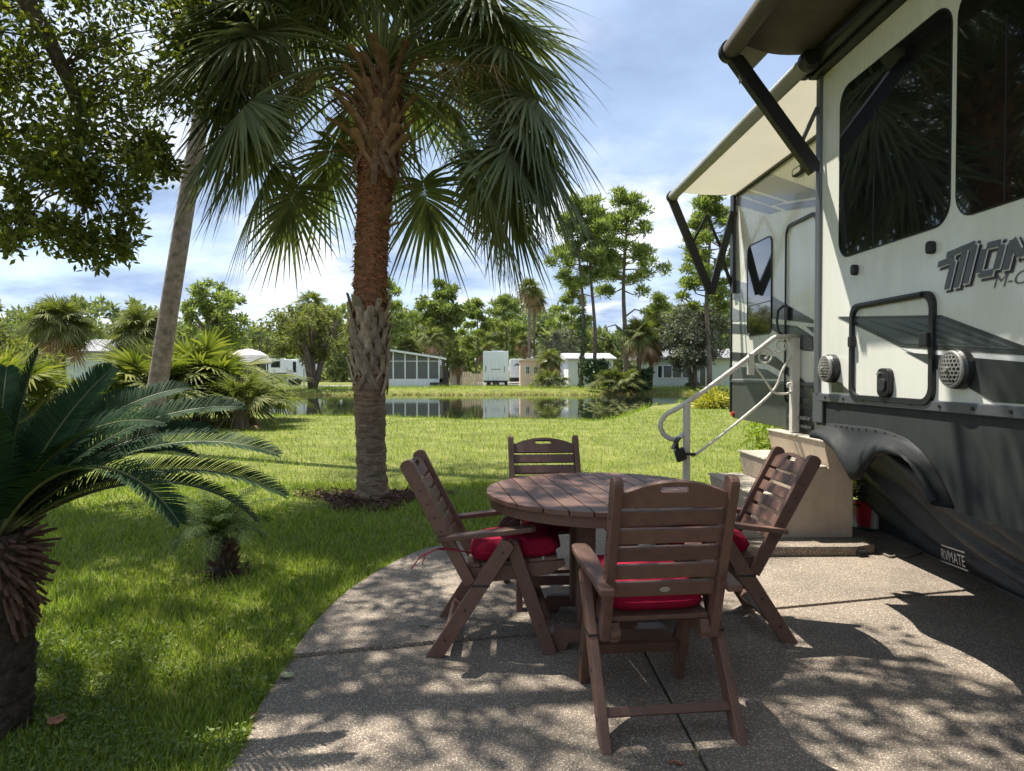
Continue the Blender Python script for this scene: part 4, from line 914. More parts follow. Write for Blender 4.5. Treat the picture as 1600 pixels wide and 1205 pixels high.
r = np.random.default_rng(32); n = 2600; B = np.stack([3.0 + 1.5 * r.random(n), 7.6 + .8 * r.random(n), .02 + .8 * r.random(n) ** 1.4], 1); D = nrm(rdir(n, r) + np.array((0, 0, .6)))
bs = thing('hedge_plant', 'leafy green shrub seen through the wheel arch behind the red pot', 'shrub', (3.7, 8, 0)); V, F = ribbons(B, D, nrm(np.cross(D, rdir(n, r))), .14 + .1 * r.random(n), .03, .5, [(0, .4), (.4, 1), (1, .1)]); obj('foliage', npmesh(V, F), 'weed', bs)
tag(mk('cord', G().tube(curve([tuple(onZ(1381, 866, .02)), tuple(onZ(1392, 870, .022)), tuple(onZ(1402, 868, .02)), tuple(onZ(1420, 869, .02)), tuple(onZ(1440, 863, .02))], 8), .009, 7), 'cord', smooth=True), 'short twisted brown cord lying on the patio by the skirt', 'cord')
p = onZ(1346, 866, .03); tag(mk('hose_end', G().tube([(p.x - .03, p.y, .03), (p.x + .03, p.y + .01, .03), (p.x + .05, p.y + .012, .03)], [.028, .028, .02], 12), 'black'), 'small dark pipe end beside the foot of the concrete steps', 'pipe')

# ================================================================ near palms and trees
def fan(az, el, pet, blade, nseg, droop, r, base=(0, 0, 0), fold=.25, sag=.35, spread=150, wd=.042, prof=None):
    """one fan-palm leaf: (petiole V,F), (blade V,F)"""
    d0 = np.array((math.cos(az) * math.cos(el), math.sin(az) * math.cos(el), math.sin(el)))
    ts = np.linspace(0, 1, 8); P = np.array(base) + d0 * (ts * pet)[:, None]; P[:, 2] -= sag * pet * ts ** 2
    T = nrm(P[-1] - P[-2]); s = nrm(np.cross(T, (0, 0, 1.))); nn_ = np.cross(s, T)
    roll = r.normal(0, .35); s, nn_ = s * math.cos(roll) + nn_ * math.sin(roll), nn_ * math.cos(roll) - s * math.sin(roll)
    rw = .02
    V = []
    for k, p in enumerate(P):
        ww = rw * (1.5 - .8 * ts[k]); V += [p - s * ww, p + nn_ * ww * .6, p + s * ww, p - nn_ * ww * .6]
    F = [(4 * j + q, 4 * j + (q + 1) % 4, 4 * j + 4 + (q + 1) % 4, 4 * j + 4 + q) for j in range(7) for q in range(4)]
    ph = np.radians(np.linspace(-spread, spread, nseg)) + r.normal(0, .015, nseg)
    c = 1 - np.abs(ph) / math.radians(spread)
    costa = blade * .30 * c; Bp = P[-1] + T * costa[:, None]; Bp[:, 2] -= costa * .35 * c
    D = np.cos(ph * .92)[:, None] * T + np.sin(ph * .92)[:, None] * s
    D = nrm(D - nn_ * (.22 + .3 * np.abs(np.sin(ph)))[:, None] * .6 + np.array((0, 0, -.06)))
    S = nrm(np.cross(D, nn_ + .25 * rdir(nseg, r)))
    L = blade * (.62 + .25 * np.cos(ph * .6)) * (.85 + .3 * r.random(nseg))
    prof = prof or [(0, .35), (.18, .95), (.42, 1), (.66, .62), (.85, .3), (1, .04)]
    bl = ribbons(Bp, D, S, L, wd * (.8 + .4 * r.random(nseg)), droop * (.5 + .9 * r.random(nseg)), prof, fold)
    return (np.array(V), np.array(F)), bl
def two(me_parts, mats):
    V, F, I, n = [], [], [], 0
    for k, (v, f) in enumerate(me_parts): V.append(v); F.append(np.asarray(f) + n); I += [k] * len(f); n += len(v)
    me = npmesh(np.vstack(V), np.vstack(F), I)
    for m in mats: me.materials.append(M[m])
    return me
# ---- the tall cabbage palm
pal = thing('cabbage_palm', 'tall cabbage palm with reddish fibrous trunk rising behind the table', 'palm tree', (*PALM, 0))
def palm_axis(z): return np.array((PALM[0] + .0 - .03 * math.sin(z * .9) + .035 * max(0, z - 2) , PALM[1], z))
zr_ = np.array([-.05, .0, .06, .2, .5, .9, 1.2, 1.5, 1.9, 2.2, 2.6, 3.0, 3.4, 3.8, 4.1, 4.35, 4.6]); rr_ = np.array([.20, .19, .168, .156, .153, .16, .17, .175, .172, .168, .165, .168, .18, .22, .23, .20, .04])
nz, na = 190, 56; r = np.random.default_rng(40); V = np.zeros((nz, na, 3)); th = np.arange(na) * 2 * math.pi / na
ring_n = r.random((nz, 1)); nse = r.normal(size=(nz, na)); nse = (nse + np.roll(nse, 1, 1) + np.roll(nse, 1, 0)) / 2
for k, z in enumerate(np.linspace(-.05, 4.6, nz)):
    amp = .007 if z < 1.3 else .011
    rad = np.interp(z, zr_, rr_) + amp * nse[k] + .006 * ring_n[k] * np.sign(math.sin(z * 48)) ; V[k] = palm_axis(z) + np.stack([rad * np.cos(th), rad * np.sin(th), 0 * th], 1)
ii = (np.arange(nz - 1)[:, None] * na + np.arange(na)[None, :]); jj = (np.arange(nz - 1)[:, None] * na + (np.arange(na)[None, :] + 1) % na)
obj('trunk', npmesh(V.reshape(-1, 3), np.stack([ii, jj, jj + na, ii + na], -1).reshape(-1, 4)), 'palm_trunk', pal, smooth=True)
n = 3400; r = np.random.default_rng(41); z = 2.0 + 2.5 * r.random(n) ** .9; a = r.random(n) * 6.283; ra = np.interp(z, zr_, rr_); O = np.stack([np.cos(a), np.sin(a), 0 * a], 1)
B = np.array([palm_axis(q) for q in z]) + O * ra[:, None] * .99; tn = np.stack([-np.sin(a), np.cos(a), 0 * a], 1)
D = nrm(O * .22 + tn * r.normal(0, .7, n)[:, None] + np.array((0, 0, -.15)) + .3 * rdir(n, r)); V, F = ribbons(B, D, nrm(np.cross(D, O)), .03 + .05 * r.random(n), .008 + .012 * r.random(n), .4, [(0, 1), (.6, .8), (1, .15)])
tag(obj('bark_fibre', npmesh(V, F), 'fibre', pal), kind='stuff')
def boot_me(seed, rad, long=1.0, flare=.35):
    r = np.random.default_rng(seed); g = G()
    def wrap(x, y, t): a = x / rad; q = rad + t; return (q * math.cos(a), q * math.sin(a), y)
    def limb(p0, p1, w0, w1, t0, t1, th, n=5):
        V = []; d = np.array(p1) - np.array(p0); L = np.linalg.norm(d); d = d / L; nn = np.array((-d[1], d[0]))
        for k in range(n + 1):
            t = k / n; c = np.array(p0) + d * L * t; wv = (w0 + (w1 - w0) * t) * (1 + .12 * r.normal()); to = t0 + (t1 - t0) * t ** 1.5
            for s_, q in ((-1, 0), (0, th), (1, 0), (0, -th * .6)): c2 = c + nn * wv * .5 * s_; V.append(wrap(c2[0], c2[1], to + q))
        F = [(4 * j + q, 4 * j + (q + 1) % 4, 4 * j + 4 + (q + 1) % 4, 4 * j + 4 + q) for j in range(n) for q in range(4)] + [(0, 1, 2, 3), (4 * n + 3, 4 * n + 2, 4 * n + 1, 4 * n)]
        g.add(V, F)
    lean = r.normal(0, .04); w = .062 * (.85 + .4 * r.random())
    limb((0, -.02), (lean, .11 * long), w * 1.1, w * .62, .02, .03 + flare * .2 * long, .018)
    limb((.012, 0), (-.10 - .03 * r.random(), -.19), w * .85, w * .35, .022, .004, .013)
    limb((-.012, 0), (.10 + .03 * r.random(), -.19), w * .85, w * .35, .022, .004, .013)
    return g.me()
bm_ = [boot_me(50 + k, .172, .95 + .2 * (k % 3), .16) for k in range(6)]; bu_ = [boot_me(60 + k, .215, 1.3 + .35 * (k % 3), .7) for k in range(6)]
for m_ in bm_: m_.materials.append(M['boot'])
for m_ in bu_: m_.materials.append(M['boot_brown'])
r = np.random.default_rng(42); cnt = 0
for (z0, z1, nn_, lst, nm) in ((1.32, 2.08, 56, bm_, 'leaf_base'), (3.55, 4.62, 62, bu_, 'leaf_base')):
    for k in range(nn_):
        z = z0 + (z1 - z0) * (k + .5) / nn_ + r.normal(0, .012); a = k * 2.39996 + r.normal(0, .1); c = palm_axis(z)
        o = link(bpy.data.objects.new(nm, lst[int(r.integers(6))])); o.parent = pal; o.matrix_parent_inverse = LOC[pal.name].inverted(); o.location = c; o.rotation_euler = (r.normal(0, .03), r.normal(0, .03), a); q = .9 + .35 * r.random(); o.scale = (1, 1, q)
for k, (a, z, L, e) in enumerate(((-1.1, 3.62, .42, -.85), (-.75, 3.5, .5, -.7), (-2.2, 3.66, .38, -1.0), (-2.7, 3.7, .45, -.25), (-.2, 3.55, .35, -.9), (-1.5, 3.6, .36, -1.25), (-1.0, 2.95, .34, .35), (-.8, 2.85, .28, .1), (3.4, 3.8, .5, .9), (-2.9, 3.6, .3, -1.2))):
    p0 = palm_axis(z) + .2 * np.array((math.cos(a), math.sin(a), 0)); d = np.array((math.cos(a) * math.cos(e), math.sin(a) * math.cos(e), math.sin(e))); s_ = nrm(np.cross(d, (0, 0, 1.))) * .038; u_ = nrm(np.cross(s_, d)) * .014; V = []
    for t, w_ in ((0, 1.1), (.5, .9), (.97, .65), (1, .45)): c = p0 + d * L * t; V += [c - s_ * w_, c + u_ * w_, c + s_ * w_, c - u_ * w_]
    mk('old_petiole', G().add(V, [(4 * j + q, 4 * j + (q + 1) % 4, 4 * j + 4 + (q + 1) % 4, 4 * j + 4 + q) for j in range(3) for q in range(4)] + [(0, 1, 2, 3), (15, 14, 13, 12)]), 'boot_brown', pal)
# fronds: a few set by hand, the rest in a spiral from hanging to upright
r = np.random.default_rng(43); top = palm_axis(4.45)
FR = []
hand = [  # azimuth (0 = right, -90 = toward us), elevation, petiole, blade, droop
 (183, 2, 1.15, 1.0, .75), (205, -14, 1.0, .95, .7), (228, -16, .75, .9, .9), (-38, -10, 1.05, 1.05, .8), (-15, -18, 1.15, 1.05, .8), (-60, -4, .95, 1.0, .95),
 (8, 6, 1.3, 1.0, .7), (-5, 22, 1.25, 1.0, .7), (170, 24, 1.4, 1.0, .7), (196, 26, 1.3, 1.0, .75), (-30, 16, 1.2, 1.05, .8), (-52, 24, 1.15, 1.05, .85), (-20, -34, .95, 1.0, .7), (15, -22, 1.1, 1.0, .7),
 (215, 16, 1.15, 1.0, .85), (240, 30, 1.0, 1.0, .9), (-70, 34, 1.0, 1.0, .9), (-100, 48, .9, .95, .9), (-128, 36, 1.0, 1.0, .95), (-145, 20, 1.05, 1.0, .9), (160, 4, 1.2, .95, .7), (-44, 4, 1.2, 1.05, .8), (150, -20, 1.1, .95, .7), (-25, -2, 1.3, 1.05, .8), (-34, -24, 1.1, 1.05, .8), (190, 12, 1.25, 1.0, .7), (-8, -6, 1.35, 1.05, .8), (218, -2, 1.1, 1.0, .8), (-22, 30, 1.3, 1.05, .8), (-12, 10, 1.4, 1.05, .8), (5, -8, 1.3, 1.0, .8), (-36, 30, 1.2, 1.05, .8), (205, 36, 1.25, 1.0, .8), (25, 12, 1.3, 1.0, .8), (-30, -12, 1.25, 1.05, .85)]
for k, (a, e, p, b, d) in enumerate(hand): FR.append((R(a) + r.normal(0, .03), R(e + 9), p, b * .92, d * .85))
for k in range(62):
    t = k / 62; FR.append((k * 2.39996 + .4, R(-10 + 96 * t ** .7 + r.normal(0, 5)), 1.0 + .35 * r.random(), .95 + .15 * r.random(), .9 - .35 * t))
for k, (a, e, p, b, d) in enumerate(FR):
    if math.sin(a) < -.62 and e < R(58): continue
    p *= 1.12
    ps, bl = fan(a, e, p, b * 1.0, 46, d * .45, r, tuple(top + np.array((.1 * math.cos(a), .1 * math.sin(a), .25 * math.sin(e)))), .25, .55 if e < R(25) else .4)
    obj('frond', two([ps, bl], ['palm_stem', 'palm_leaf']), None, pal)
for k, (a, e, p, b) in enumerate(((R(-12), R(-12), .95, .6), (R(-40), R(2), 1.0, .6), (R(200), R(10), .8, .5), (R(20), R(30), 1.0, .6))):   # thin flower stalks
    n = 90; d = np.array((math.cos(a) * math.cos(e), math.sin(a) * math.cos(e), math.sin(e))); t = .35 + .65 * r.random(n); B = top + d * (t * 1.6)[:, None] * p; B[:, 2] -= .35 * t ** 2
    D = nrm(d + .9 * rdir(n, r)); V, F = ribbons(B, D, nrm(np.cross(D, rdir(n, r))), .35 * (.5 + r.random(n)), .006, .8, [(0, 1), (.5, 1), (1, .5)]); tag(obj('flower_stalk', npmesh(V, F), 'palm_dead', pal), kind='stuff')

# ---- cycad in the near left corner
def pinnate(az, el, L, curve_, nl, lw, ll, r, base, roll=0, vee=.35, taper=.35, droop=.25, wr=.008):
    ts = np.linspace(0, 1, 26); ang = el - curve_ * ts ** 1.3; dl = L / 25
    hx = np.cumsum(np.cos(ang) * dl) - np.cos(ang[0]) * dl; hz = np.cumsum(np.sin(ang) * dl) - np.sin(ang[0]) * dl
    P = np.array(base) + np.stack([np.cos(az) * hx, np.sin(az) * hx, hz], 1)
    g = G(); g.tube(P, wr * (1 - .75 * ts), 6); stem = (np.vstack(g.V), [f for f in g.F if len(f) == 4])
    t = np.linspace(.10, .995, nl); T = np.stack([np.interp(t, ts, np.gradient(P[:, c], ts)) for c in range(3)], 1); T = nrm(T); C = np.stack([np.interp(t, ts, P[:, c]) for c in range(3)], 1)
    s0 = nrm(np.cross(T, (0, 0, 1.))); up = np.cross(s0, T); s = s0 * math.cos(roll) + up * math.sin(roll); up = np.cross(s, T)
    parts = []
    for sg in (-1, 1):
        fwd = .35 + .75 * t ** 2; D = nrm(sg * s + T * fwd[:, None] + up * vee + .06 * rdir(nl, r)); S = nrm(np.cross(D, up))
        env = np.minimum(1, (t / .22)) ** .6 * (1 - taper * t ** 3) * np.minimum(1, (1.02 - t) / .12) ** .5
        parts.append(ribbons(C, D, S, ll * env * (.92 + .16 * r.random(nl)), lw, droop, [(0, .8), (.5, 1), (.85, .6), (1, .05)]))
    return stem, merge(parts)
SG = onZ(-6, 1140, -.02); SGB = np.array((SG.x, SG.y, 0))
cy = thing('cycad', 'dark green sago cycad with stiff feathery fronds on a rough trunk', 'cycad', (SG.x, SG.y, 0))
nz, na = 60, 40; r = np.random.default_rng(44); th = np.arange(na) * 6.2832 / na; V = []
for k, z in enumerate(np.linspace(-.05, .74, nz)):
    rad = .115 + .012 * math.sin(z * 5) + .006 * r.normal(size=na) + .004 * np.sign(np.sin(th * 10 + z * 60)); V.append(SGB + np.stack([rad * np.cos(th), rad * np.sin(th), np.full(na, z)], 1))
ii = (np.arange(nz - 1)[:, None] * na + np.arange(na)[None, :]); jj = (np.arange(nz - 1)[:, None] * na + (np.arange(na)[None, :] + 1) % na)
obj('trunk', npmesh(np.vstack(V), np.stack([ii, jj, jj + na, ii + na], -1).reshape(-1, 4)), 'sago_trunk', cy, smooth=True)
g = G(); g.tube([(0, 0, 0), (.04, 0, -.005), (.09, 0, -.02), (.115, 0, -.03)], [.014, .011, .010, .007], 6); lb = g.me(); lb.materials.append(M['sago_base'])
for k in range(230):
    a = k * 2.39996; t = k / 230; z = .47 + .25 * t; o = link(bpy.data.objects.new('leaf_base', lb)); o.parent = cy; o.matrix_parent_inverse = LOC[cy.name].inverted()
    o.location = SGB + np.array((.085 * math.cos(a), .085 * math.sin(a), z)); o.rotation_euler = Euler((0, R(62 - 85 * t + r.normal(0, 10)), a + r.normal(0, .15))); q = .5 + .8 * r.random(); o.scale = (q, .5 + .6 * r.random(), .5 + .5 * r.random())
CB = SGB + np.array((0, 0, .72))
def tip(px, py, dy=0): return np.array(onY(px, py, SG.y + dy))
sag = []
for (px, py, dy, cv, ro) in ((46, 532, .10, .25, .3), (165, 562, .25, .45, -.9), (283, 590, .40, 1.0, -.5), (372, 618, .25, 1.05, -.5), (432, 690, .05, 1.15, -.35), (446, 757, .15, 1.2, -.3), (250, 640, -.25, 1.2, -.5), (275, 792, -.35, 1.75, -.2), (300, 700, .55, 1.3, -.3), (-60, 560, .2, .5, .4), (-40, 600, -.25, .8, .2), (120, 610, .55, .6, -.6), (400, 800, .5, 1.5, -.2), (220, 600, .6, .8, -.6), (330, 660, .5, 1.1, -.4), (10, 560, .5, .4, 0)):
    d = tip(px, py, dy) - CB; az = math.atan2(d[1], d[0]); hor = math.hypot(d[0], d[1]); ch_ = math.hypot(hor, d[2]); el0 = math.atan2(d[2], hor)
    sag.append((az, el0 + cv * .42, .95 * ch_ * (1 + .06 * cv * cv), cv, ro))
for k in range(12): sag.append((R(100 + 15 * k), R(55 - 4 * (k % 5)), 1.05, 1.1 + .2 * (k % 3), 0))
for (az, el, L, cv, ro) in sag:
    st, bl = pinnate(az, el, L, cv, 112, .0085, .125, r, CB + .03 * np.array((math.cos(az), math.sin(az), 0)), ro, .45, .45, .12, .009)
    obj('frond', two([st, bl], ['sago_stem', 'sago']), None, cy)
# ---- small date palm on the lawn
dp = thing('date_palm', 'small pygmy date palm with a stubby brown trunk on the lawn', 'palm tree', (-1.83, 4.68, 0))
g = G(); g.tube([(-1.82, 4.66, -.04), (-1.83, 4.68, .05), (-1.85, 4.68, .16), (-1.86, 4.68, .25)], [.055, .085, .075, .04], 12); mk('trunk', g, 'sago_trunk', dp, smooth=True)
g = G(); g.tube([(0, 0, 0), (.03, 0, .02), (.05, 0, .05)], [.014, .012, .004], 5); db = g.me(); db.materials.append(M['sago_base'])
for k in range(44):
    a = k * 2.39996; z = .02 + .21 * k / 44; o = link(bpy.data.objects.new('leaf_base', db)); o.parent = dp; o.matrix_parent_inverse = LOC[dp.name].inverted(); o.location = (-1.84 + .06 * math.cos(a), 4.68 + .06 * math.sin(a), z); o.rotation_euler = (0, 0, a)
for k in range(26):
    st, bl = pinnate(k * 2.39996, R(85 - 60 * k / 26), .33 + .12 * r.random(), 1.1 + .5 * k / 26, 26, .007, .10, r, (-1.86, 4.68, .24), r.normal(0, .2), .15, .3, .35, .004)
    obj('frond', two([st, bl], ['sago_stem', 'date_leaf']), None, dp)
# ---- leaning pine trunk, left
pb = np.array((-5.98, 12.0, -.03)); pine = thing('pine_tree', 'leaning bare pine trunk rising behind the cycad on the left', 'tree', tuple(pb))
P = [pb + np.array((.14 * z + .003 * z * z, .02 * z, z)) for z in np.linspace(0, 12.5, 26)]; g = G(); g.tube(P, np.linspace(.165, .10, 26) + .05 * np.exp(-np.linspace(0, 12.5, 26) * 3), 18); mk('trunk', g, 'pine_bark', pine, smooth=True)
tp = P[-1]; r = np.random.default_rng(45); cl = []
for k in range(22):
    a = k * 2.4; t = r.random(); c = P[int(19 + 6 * t)] + np.array((math.cos(a) * (1.7 - .9 * t), math.sin(a) * (1.7 - .9 * t), .4 * r.normal())); cl.append((*c, .5)); mk('branch', G().tube([P[int(19 + 6 * t)], c], [.035, .012], 5), 'pine_bark', pine)
V, F = cloud(cl, 220, .22, .02, r); obj('crown', npmesh(V, F), 'pine_leaf', pine)

# ---- live oak: trunk left of the view, limbs reaching over the patio
ok_ = thing('live_oak', 'live oak whose leafy branches hang into the top left of the view', 'tree', (-8.2, 5.2, 0))
r = np.random.default_rng(46); tr0 = np.array((-8.2, 5.2, -.05))
g = G(); g.tube([tr0, tr0 + (.1, 0, .5), tr0 + (.3, 0, 1.6), tr0 + (.5, .1, 2.8), tr0 + (.8, .1, 3.8)], [.5, .40, .35, .33, .30], 16); mk('trunk', g, 'oak_bark', ok_, smooth=True)
hub = tr0 + np.array((.8, .1, 3.8)); clus = []
def limb(pts, r0, r1, name='limb'):
    c = curve(pts, 6); mk(name, G().tube(c, np.linspace(r0, r1, len(c)), 9), 'oak_bark', ok_, smooth=True); return c
limbs = []
for pts in ([hub, (-6.4, 5.6, 5.2), (-5.0, 6.6, 5.5), (-4.3, 7.2, 4.2), (-4.35, 7.3, 3.3)], [hub, (-6.2, 6.2, 6.0), (-4.6, 7.6, 6.0), (-3.2, 8.2, 5.3)], [hub, (-6.0, 5.0, 6.2), (-3.6, 4.8, 6.9), (-1.2, 4.9, 7.0), (.4, 4.6, 6.7)], [hub, (-6.0, 4.0, 5.8), (-3.8, 3.2, 6.4), (-1.5, 3.1, 6.5)], [hub, (-6.6, 7.5, 5.6), (-5.8, 9.0, 5.8)], [hub, (-6.8, 4.6, 6.5), (-5.6, 4.5, 8.0), (-3.4, 5.4, 8.2)], [hub, (-8.6, 4.0, 6.0), (-9.4, 3.0, 7.0)], [hub, (-6.6, 6.6, 4.6), (-5.6, 7.4, 4.4), (-5.2, 7.8, 3.6)]):
    limbs.append(limb(pts, .16, .03))
def pxc(px, py, Y): return np.array(onY(px, py, Y))
vis = []
for k in range(200):                        # what hangs into view at the upper left
    px, py = -140 + 480 * r.random(), -120 + 400 * r.random()
    if px > 240 and py > 170: continue
    vis.append((*pxc(px, py, 6.3 + 2.2 * r.random()), .30 + .12 * r.random()))
for (px, py) in ((20, 300), (60, 330), (120, 300), (150, 330), (190, 300), (215, 270), (180, 360), (140, 380), (100, 350), (40, 360), (10, 370), (205, 330), (160, 395), (120, 385), (190, 385), (-40, 330), (235, 225), (262, 250), (60, 270), (100, 270), (150, 270), (200, 240), (75, 365), (20, 345)):
    for q in range(2): vis.append((*pxc(px + r.normal(0, 10), py + r.normal(0, 8), 6.6 + .9 * r.random()), .14 + .09 * r.random()))
ov = []
def near_limb(p): return min(np.min(np.linalg.norm(np.array(c) - p, axis=1)) for c in limbs)
for k in range(840):                        # the canopy above and behind the view
    p = np.array((-8.5 + 9.8 * r.random(), 1.2 + 6.2 * r.random(), 5.4 + 3.0 * r.random()))
    if p[0] > -1.2 and p[1] > 5.3: continue
    if p[0] > -.2 and p[1] > 4.9: continue
    if p[2] < 1.35 + .60 * p[1] + .45: p[2] = 1.35 + .60 * p[1] + .5 + .8 * r.random()
    ov.append((*p, .22 + .22 * r.random()))
OVER = ov
for k in range(26):
    p = np.array((-11 + 4.5 * r.random(), 1 + 9 * r.random(), 4 + 4 * r.random())); ov.append((*p, .5 + .3 * r.random()))
pv = cloud(vis, 110, .085, .036, r, .9, .2, 0); po = cloud(ov, 62, .10, .05, r, .6, .2, 0)
obj('crown', npmesh(*merge([pv, po])), 'oak_leaf', ok_)
allp = [np.array(q) for c in limbs for q in c]; A = np.array(allp); gt = G()
for c in vis[::2] + ov[::2]:
    p = np.array(c[:3]); q = A[np.argmin(np.linalg.norm(A - p, axis=1))]; m_ = (p + q) / 2 + np.array((0, 0, .12)); gt.tube([q, m_, p], [.014, .009, .003], 4, cap=False)
tag(mk('twigs', gt, 'oak_bark', ok_), kind='stuff')

# ================================================================ across the pond and beside it
def far_pine(name, label, px, py_top, Y, crown_px, seed, lm='pine_leaf', base_frac=.45, nb=24, lean=0, group='trees beyond the pond', vine=False, per=210, rad=.16, leaf=.42, flat=.6, dead=False, boughs=1):
    r = np.random.default_rng(seed); b = onY(px, 600, Y); top = onY(px, py_top, Y).z; x0 = b.x; w_ = crown_px / FPX * Y / 2; zg = float(gz(x0, Y)) - .05
    t = thing(name, label, 'tree', (x0, Y, zg), 0, group); zs = np.linspace(zg, top * .97, 12); P = np.stack([x0 + lean * (zs / top) ** 2 * w_ + .12 * np.sin(zs * .5 + seed), Y + .1 * np.cos(zs * .6 + seed), zs], 1)
    R0 = rad * (top / 12) ** .5; mk('trunk', G().tube(P, np.linspace(R0, R0 * .25, 12), 8), 'far_bark', t, smooth=True); cl = []; g = G()
    for k in range(nb):
        f = base_frac + (1 - base_frac) * (k + .5) / nb; z = zg + (top - zg) * f; c0 = np.array([np.interp(z * .95, zs, P[:, c]) for c in range(3)]); a = k * 2.4 + r.normal(0, .3)
        u = (f - base_frac) / (1 - base_frac); prof = math.sin(math.pi * min(.97, .16 + .84 * u ** .85)) ** .6; q = w_ * prof * (.45 + .6 * r.random())
        e = c0 + np.array((math.cos(a) * q, math.sin(a) * q, .06 * top * (r.random() - .1) * 1.2)); e[2] = min(e[2], top); g.tube([c0, (c0 + e) / 2 + np.array((0, 0, -.02 * top)), e], [R0 * .3, R0 * .18, R0 * .06], 5, cap=False)
        s_ = w_ * (.20 + .10 * r.random()); cl.append((*e, s_))
        if k % 3: cl.append((*(c0 + (e - c0) * .6 + r.normal(0, .15, 3)), s_ * .85))
    cl.append((P[-1][0], Y, top - w_ * .2, w_ * .3)); mk('branches', g, 'far_bark', t)
    V, F = cloud(cl, per, leaf, leaf * .26, r, flat, .25, .7); obj('crown', npmesh(V, F), lm, t)
    if dead:
        for dz, s in ((.36, 1), (.28, -1)): c0 = np.array([np.interp(top * dz, zs, P[:, c]) for c in range(3)]); mk('dead_branch', G().tube([c0, c0 + (s * .9, 0, .7), c0 + (s * 1.6, 0, .5), c0 + (s * 1.9, 0, -.2)], [.09, .07, .05, .02], 6), 'far_bark', t)
    if vine:
        n = 700; z = r.random(n) * top * .42; a = r.random(n) * 6.28; B = np.stack([np.interp(z, zs, P[:, 0]) + R0 * 1.1 * np.cos(a), Y + R0 * 1.1 * np.sin(a), z], 1); D = rdir(n, r); V, F = diamonds(B, D, nrm(np.cross(D, rdir(n, r))), .2, .12); obj('vine', npmesh(V, F), 'vine', t)
    return t
def broad(name, label, px, py_top, py_bot, Y, wpx, seed, lm, n=60, per=110, leaf=.3, trunks=1, flat=.85, group='trees beyond the pond', rs=.24, weep=0):
    r = np.random.default_rng(seed); b = onY(px, 600, Y); zt = onY(px, py_top, Y).z; zb = max(.2, onY(px, py_bot, Y).z); w_ = wpx / FPX * Y / 2; zg = float(gz(b.x, Y)) - .05
    t = thing(name, label, 'tree', (b.x, Y, zg), 0, group); zc = (zt + zb) / 2; hh = (zt - zb) / 2; cl = []
    for k in range(n):
        d = rdir(1, r)[0]; q = r.random() ** .4 * .85; cl.append((b.x + d[0] * q * w_, Y + d[1] * q * w_, zc + d[2] * q * hh, w_ * rs * (.7 + .6 * r.random())))
    V, F = cloud(cl, per, leaf, leaf * .45, r, flat, .3, -weep); obj('crown', npmesh(V, F), lm, t)
    for k in range(trunks):
        a = k * 2.1 + .3; o = .35 * w_ * (k > 0); mk('trunk', G().tube([(b.x + .1 * math.cos(a), Y + .1 * math.sin(a), zg), (b.x + .5 * o * math.cos(a), Y + .5 * o * math.sin(a), zg + .5 * (zc - zg)), (b.x + 1.3 * o * math.cos(a), Y + o * math.sin(a), zc + .3 * hh)], [.05 * w_ + .05, .045 * w_ + .03, .03 * w_], 8), 'far_bark', t, smooth=True)
    for c in cl[:n // 3]: mk('limb', G().tube([(b.x, Y, zg + .6 * (zc - zg)), c[:3]], [.03 * w_, .01 * w_], 4, cap=False), 'far_bark', t)
    return t
PFAR = [(0, .5), (.5, 1), (1, .08)]
def far_palm(name, label, px, py_top, py_base, Y, wpx, seed, lm='palm_far', dead=.3, nf=34, trunkr=.17, boots=True, group='palms around the pond', cat='palm tree', skirt=False):
    r = np.random.default_rng(seed); b = onY(px, py_base, Y); zg = float(gz(b.x, Y)) - .05; sz = wpx / FPX * Y / 2; zt = max(zg + .25, onY(px, py_top, Y).z - sz * .95)
    t = thing(name, label, cat, (b.x, Y, zg), 0, group); zz_ = np.linspace(zg, zt + .1, 14)
    mk('trunk', G().tube(np.stack([b.x + .03 * np.sin(zz_), np.full(14, Y), zz_], 1), trunkr * (1 + .12 * np.cos(np.arange(14) * 3.0)) * np.linspace(.85, 1.15, 14), 9), 'boot_brown' if boots else 'far_bark', t)
    gl, dl = [], []
    for k in range(nf):
        u = k / nf; e = R(-40 + 120 * u); isd = u < dead
        ps, bl = fan(k * 2.39996, R(-55 + 45 * u / max(dead, .01)) if isd else R(-25 + 110 * (u - dead) / (1 - dead)), sz * (.38 + .2 * r.random()), sz * .6, 28, .4 if isd else .22, r, (b.x, Y, zt), 0, .3, 140, sz * .042, PFAR)
        (dl if isd else gl).extend([bl, ps])
    obj('crown', npmesh(*merge(gl)), lm, t)
    if dl: obj('dead_fronds', npmesh(*merge(dl)), 'palm_dead', t)
    return t
